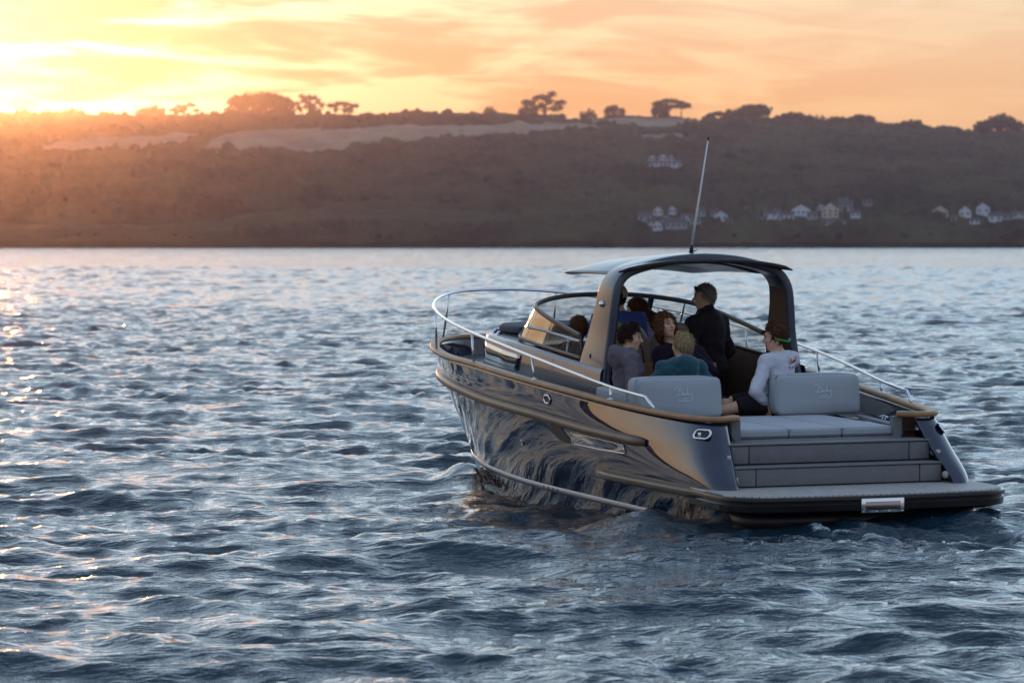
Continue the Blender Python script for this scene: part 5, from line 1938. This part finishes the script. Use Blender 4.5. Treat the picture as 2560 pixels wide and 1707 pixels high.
def pose(pelvis, neck, head, facing, sit=True, knees=None, lean=.5, shw=.185):
    """joint set with shoulders, arms at rest and legs; override afterwards"""
    f = unit((*facing, 0)); l = np.cross((0, 0, 1), f)
    pelvis, neck, head = A3(pelvis), A3(neck), A3(head)
    chest = pelvis + (neck - pelvis) * .66
    J = dict(pelvis=pelvis, chest=chest, neck=neck, head=head)
    for s, g_ in (('l', 1), ('r', -1)):
        sh = neck - A3((0, 0, .065)) + l * g_ * shw
        J[s + 'sh'] = sh
        J[s + 'el'] = sh + l * g_ * .06 + A3((0, 0, -.27)) - f * .02
        J[s + 'wr'] = J[s + 'el'] + f * .20 + A3((0, 0, -.11)) - l * g_ * .06
        if sit:
            J[s + 'kn'] = pelvis + l * g_ * .12 + f * .43 + A3((0, 0, .02))
            J[s + 'an'] = J[s + 'kn'] + f * .05 + A3((0, 0, -.36))
        else:
            J[s + 'kn'] = pelvis + l * g_ * .10 + f * .03 + A3((0, 0, -.40))
            J[s + 'an'] = J[s + 'kn'] - f * .02 + A3((0, 0, -.34))
    return J


# youth with dark hair, seated at the port coaming, looking across the cockpit
J = pose((1.86, .93, .95), (1.88, .93, 1.50), (1.91, .895, 1.645), (.15, -1))
J.update(rsh=A3((1.70, .97, 1.44)), rel=A3((1.60, 1.00, 1.17)), rwr=A3((1.52, .76, 1.205)), lel=A3((2.10, .86, 1.18)), lwr=A3((2.02, .62, 1.12)), rpalm=A3((0, 0, -1)))
person('dark-haired youth in a plum-grey hoodie at the left side, face turned right', J, (-.50, -.86, -.10), torso_f=(.1, -1), h=.0085, hair='hair_dark', style='tousled', top='cloth_plum_grey', bottom=('cloth_black', 1.9), hood=True, eyes=True, seed=4)

# young man with long brown hair facing the camera, hand to his chin
J = pose((2.22, .10, .98), (2.30, .29, 1.565), (2.31, .375, 1.735), (-1, -.1))
J.update(lsh=A3((2.26, .06, 1.46)), lel=A3((2.00, .02, 1.30)), lwr=A3((2.08, .27, 1.545)), lhdir=A3((.15, .25, 1)), lpalm=A3((1, .4, 0)), rsh=A3((2.28, .44, 1.46)), rel=A3((2.12, .52, 1.2)), rwr=A3((1.95, .38, 1.1)),
         lkn=A3((1.66, .02, 1.0)), lan=A3((1.60, 0.0, .55)), rkn=A3((1.60, .19, 1.0)), ran=A3((1.45, .16, .6)))
def red_neck(root, base, q):
    F2 = Field(q['j']['neck'] - .2, q['j']['neck'] + .2, .008)
    n_ = q['j']['neck'] + A3((0, 0, -.012))
    for a in np.linspace(0, 2 * math.pi, 20):
        p = n_ + A3((math.cos(a) * .070, math.sin(a) * .074, .012 * math.cos(a))); F2.ell(p, (.013, .013, .010), None, .01)
    q['kid']('neckband', F2, 'cloth_red')
person('long-haired young man in a navy jumper facing the camera, hand on chin', J, (-.93, -.30, .12), tilt_up=(.12, .10, 1), torso_f=(-1, -.1), h=.0085, hair='hair_chestnut', style='long', top='cloth_navy', bottom=('cloth_navy', .8), eyes=True, seed=8, extra=red_neck)

# blond boy in a teal fleece, back turned
J = pose((1.62, .52, .92), (1.66, .48, 1.415), (1.70, .455, 1.575), (1, .1))
J.update(lel=A3((1.62, .84, 1.16)), lwr=A3((1.85, .80, 1.02)), rel=A3((1.62, .17, 1.16)), rwr=A3((1.84, .2, 1.02)), lkn=A3((2.02, .68, .92)), lan=A3((2.06, .7, .55)), rkn=A3((2.02, .4, .92)), ran=A3((2.06, .38, .55)))
person('blond boy in a teal fleece with his back to the camera', J, (.93, .36, 0), torso_f=(1, .1), build=1.03, hair='hair_blond', style='short', top='cloth_teal', bottom=('cloth_black', 1.9), hood=True, seed=12)

# standing man in a dark jacket, looking left
J = pose((3.08, -.42, 1.26), (3.10, -.40, 1.80), (3.10, -.365, 1.965), (.8, .6), sit=False, shw=.20)
J.update(lsh=A3((2.98, -.20, 1.70)), rsh=A3((3.20, -.58, 1.70)), rel=A3((3.18, -.66, 1.42)), lel=A3((2.93, -.15, 1.42)), lwr=A3((3.12, -.05, 1.28)), rwr=A3((3.36, -.56, 1.28)))
def shades(root, base, q):
    F2 = Field(q['c'] - .2, q['c'] + .2, .006)
    for s in (1, -1):
        F2.cap(q['c'] + q['l'] * s * .088 + q['f'] * .05 + q['u'] * .085, q['c'] + q['l'] * s * .090 - q['f'] * .03 - q['u'] * .0, .0075, .006, 0)
        F2.ell(q['c'] + q['l'] * s * .045 + q['f'] * .078 + q['u'] * .088, (.012, .034, .022), [q['f'], q['l'], q['u']], 0)
    q['kid']('sunglasses', F2, 'cloth_black')
person('grey-haired man in a dark jacket standing, sunglasses pushed up on his head', J, (.25, .97, -.05), torso_f=(.8, .6), build=1.14, h=.009, hair='hair_grey', style='short', top='cloth_black', bottom=('cloth_black', 1.95), collar='up', eyes=True, seed=15, extra=shades)

# helmsman in a beige cap
J = pose((3.60, .31, 1.24), (3.60, .335, 1.79), (3.63, .345, 1.945), (1, -.1), sit=False, shw=.20)
J.update(rel=A3((3.62, .08, 1.45)), rwr=A3((3.82, .2, 1.40)), lel=A3((3.62, .64, 1.45)), lwr=A3((3.82, .58, 1.40)))
def ball_cap(root, base, q):
    c, f, u, l = q['c'], q['f'], q['u'], q['l']
    F2 = Field(c - .26, c + .26, .008)
    F2.ell(c + u * .026 - f * .006, (.126, .106, .118), [f, l, u], 0)
    F2.cut(c + u * .006, -u)
    F2.cap(c + f * .10 + u * .022 + l * .035, c + f * .165 + u * .010 + l * .025, .012, .009, .02)
    F2.cap(c + f * .10 + u * .022 - l * .035, c + f * .165 + u * .010 - l * .025, .012, .009, .02)
    F2.ell(c - f * .125 + u * .030, (.05, .034, .022), [f, l, u], sub=True)
    q['kid']('cap', F2, 'cloth_beige')
person('helmsman in a beige cap and blue shirt behind the left arch leg', J, (1, -.12, 0), torso_f=(1, -.1), build=1.12, hair='hair_dark', style='crop', top='cloth_blue', bottom=('cloth_black', 1.95), sleeves='short', collar='crew', seed=17, extra=ball_cap)

# girl in lilac bending forward at the screen
J = pose((3.86, -.20, 1.14), (3.94, -.07, 1.645), (3.97, -.005, 1.80), (1, .3), sit=False, shw=.155)
person('girl in a lilac top with brown hair leaning beside the helmsman', J, (.72, .62, -.30), tilt_up=(.2, .35, 1), torso_f=(1, .3), build=.88, hair='hair_brown', style='short', top='cloth_lilac', bottom=('cloth_navy', 1.9), collar='crew', seed=19,
       ponytail=[(3.92, -.07, 1.80), (3.86, -.13, 1.74), (3.85, -.13, 1.64)])

# small passenger low behind the side screen
J = pose((3.88, .72, 1.00), (3.86, .70, 1.49), (3.86, .665, 1.635), (1, 0), shw=.14)
person('small brown-haired passenger low behind the left side screen', J, (1, -.1, 0), torso_f=(1, 0), build=.82, hair='hair_chestnut', style='short', top='cloth_navy', bottom=('cloth_navy', 1.9), seed=21, h=.012)

# blonde passenger half hidden by the arch leg
J = pose((2.62, .80, .98), (2.60, .81, 1.50), (2.60, .815, 1.65), (1, -.2), shw=.14)
person('blonde passenger mostly hidden behind the left arch leg', J, (1, -.2, 0), torso_f=(1, -.2), build=.85, hair='hair_blond', style='verylong', top='cloth_navy', bottom=('cloth_navy', 1.9), seed=23, h=.012)

# boy in a white long-sleeved shirt on the sun pad
J = pose((1.50, -.46, 1.03), (1.475, -.44, 1.495), (1.47, -.40, 1.645), (.8, .6), shw=.18)
J.update(lsh=A3((1.38, -.28, 1.425)), rsh=A3((1.58, -.62, 1.43)), lel=A3((1.30, -.13, 1.155)), lwr=A3((1.38, -.27, 1.03)), lhdir=A3((.1, -.4, -1)), rel=A3((1.70, -.56, 1.2)), rwr=A3((1.68, -.36, 1.07)),
         lkn=A3((1.46, -.03, 1.00)), lan=A3((1.50, .34, .93)), ltoe=A3((1.52, .50, .93)), rkn=A3((1.66, -.06, 1.03)), ran=A3((1.70, .02, .7)))
def boy_extra(root, base, q):
    c, f, u, l = q['c'], q['f'], q['u'], q['l']
    F2 = Field(c - .2, c + .2, .006)
    rng_ = []
    for a in np.linspace(100, 260, 22):
        p = c + f * math.cos(R(a)) * .128 + l * math.sin(R(a)) * .106 + u * (-.005 - .045 * math.cos(R(a - 180)))
        F2.ell(p, (.010, .010, .010), None, .006)
    o = q['kid']('goggle_strap', F2, 'goggle_green')
    F2 = Field(c - .2, c + .2, .006)
    F2.ell(c - f * .130 - u * .038, (.018, .028, .020), [f, l, u], 0)
    V, Q = F2.mesh(); fast_mesh('strap_clip', V - base, Q, MATS['goggle_teal'], o)
    # printed sails and lettering on the back of the shirt
    j = q['j']
    bk = j['chest'] - q['tf'] * .150 + q['sp'] * .07
    ux = Vector(-q['tl']); uz = Vector(q['sp']); nr = Vector(-q['tf'])
    # the shirt's back seen from astern: place the print on its aft-facing flank
    d2 = unit(-q['tf'])
    bk = j['chest'] + d2 * .152 + q['sp'] * .062 - q['tl'] * .03
    ux = Vector(unit(np.cross(q['sp'], d2))); nr = Vector(d2)
    def tri(name, ps, m_):
        V = []
        for a, b2 in ps: V.append(Vector(bk) + ux * a + uz * b2 + nr * (.012 - 6.0 * a * a)); 
        V += [v - nr * .004 for v in V]
        n = len(ps)
        F = [tuple(range(n)), tuple(range(n, 2 * n))[::-1]] + [(i, (i + 1) % n, n + (i + 1) % n, n + i) for i in range(n)]
        mesh_obj(name, [Vector(v) - Vector(base) for v in V], F, MATS[m_], root, smooth=False)
    tri('sail_print', [(-.070, .0), (-.052, .060), (-.030, .020)], 'print_orange')
    tri('sail_print', [(-.058, .002), (-.030, .034), (-.022, .012)], 'print_red')
    tri('sail_print', [(-.034, .008), (-.020, .052), (.004, .020)], 'print_blue')
    tri('sail_print', [(.010, .018), (.012, .074), (.030, .060), (.030, .016)], 'print_red')
    polys, lw = [], .017
    glyph = {'S': [[(.9, .9), (.3, 1), (.1, .72), (.8, .4), (.75, .05), (.1, .08)]], 'A': [[(0, 0), (.45, 1)], [(.45, 1), (.9, 0)], [(.2, .35), (.7, .35)]], 'R': [[(.1, 0), (.1, 1)], [(.1, 1), (.8, .85), (.7, .5), (.1, .5)], [(.4, .5), (.85, 0)]], 'E': [[(.1, 0), (.1, 1)], [(.1, 1), (.8, 1)], [(.1, .5), (.7, .5)], [(.1, 0), (.8, 0)]]}
    for i, ch in enumerate('SARES'):
        for pl_ in glyph[ch]:
            polys.append([(-.072 + i * .026 + a * lw, -.042 + b2 * .022) for a, b2 in pl_])
    V, F = [], []
    for pl_ in polys:
        P = np.array(pl_, float)
        for a, c2 in zip(P[:-1], P[1:]):
            d = unit(c2 - a); s_ = np.array([-d[1], d[0]]) * .0022
            b0 = len(V)
            for (x, y) in (a + s_, a - s_, c2 - s_, c2 + s_):
                V.append(Vector(bk) + ux * x + uz * y + nr * (.013 - 6.0 * x * x) - Vector(base))
            F.append((b0, b0 + 1, b0 + 2, b0 + 3))
    mesh_obj('shirt_lettering', V, F, MATS['print_blue'], root, smooth=False)
person('boy in a white long-sleeved shirt and dark shorts, green goggle strap round his head', J, (.42, .90, -.10), torso_f=(.8, .6), build=.98, h=.0085, hair='hair_brown', style='tousled', top='cloth_white', bottom=('cloth_black', .92), collar='crew', eyes=True, seed=25, extra=boy_extra)
# ------------------------------------------------------------------ the air between: evening haze
V, F = box(-9000, 9000, -300, 9500, -6.0, 118.0)
hz = mesh_obj('haze', V, F, None, smooth=False)
hm = bpy.data.materials.new('evening_haze'); hm.use_nodes = True
ht = hm.node_tree; ht.nodes.clear()
pv = ht.nodes.new('ShaderNodeVolumePrincipled')
pv.inputs['Color'].default_value = (0.86, 0.72, 0.90, 1)
pv.inputs['Density'].default_value = 9.0e-5
pv.inputs['Anisotropy'].default_value = 0.95
ho = ht.nodes.new('ShaderNodeOutputMaterial')
ht.links.new(pv.outputs[0], ho.inputs['Volume'])
hz.data.materials.append(hm)
tag(hz, 'thin evening haze over the water', 'haze', kind='stuff')
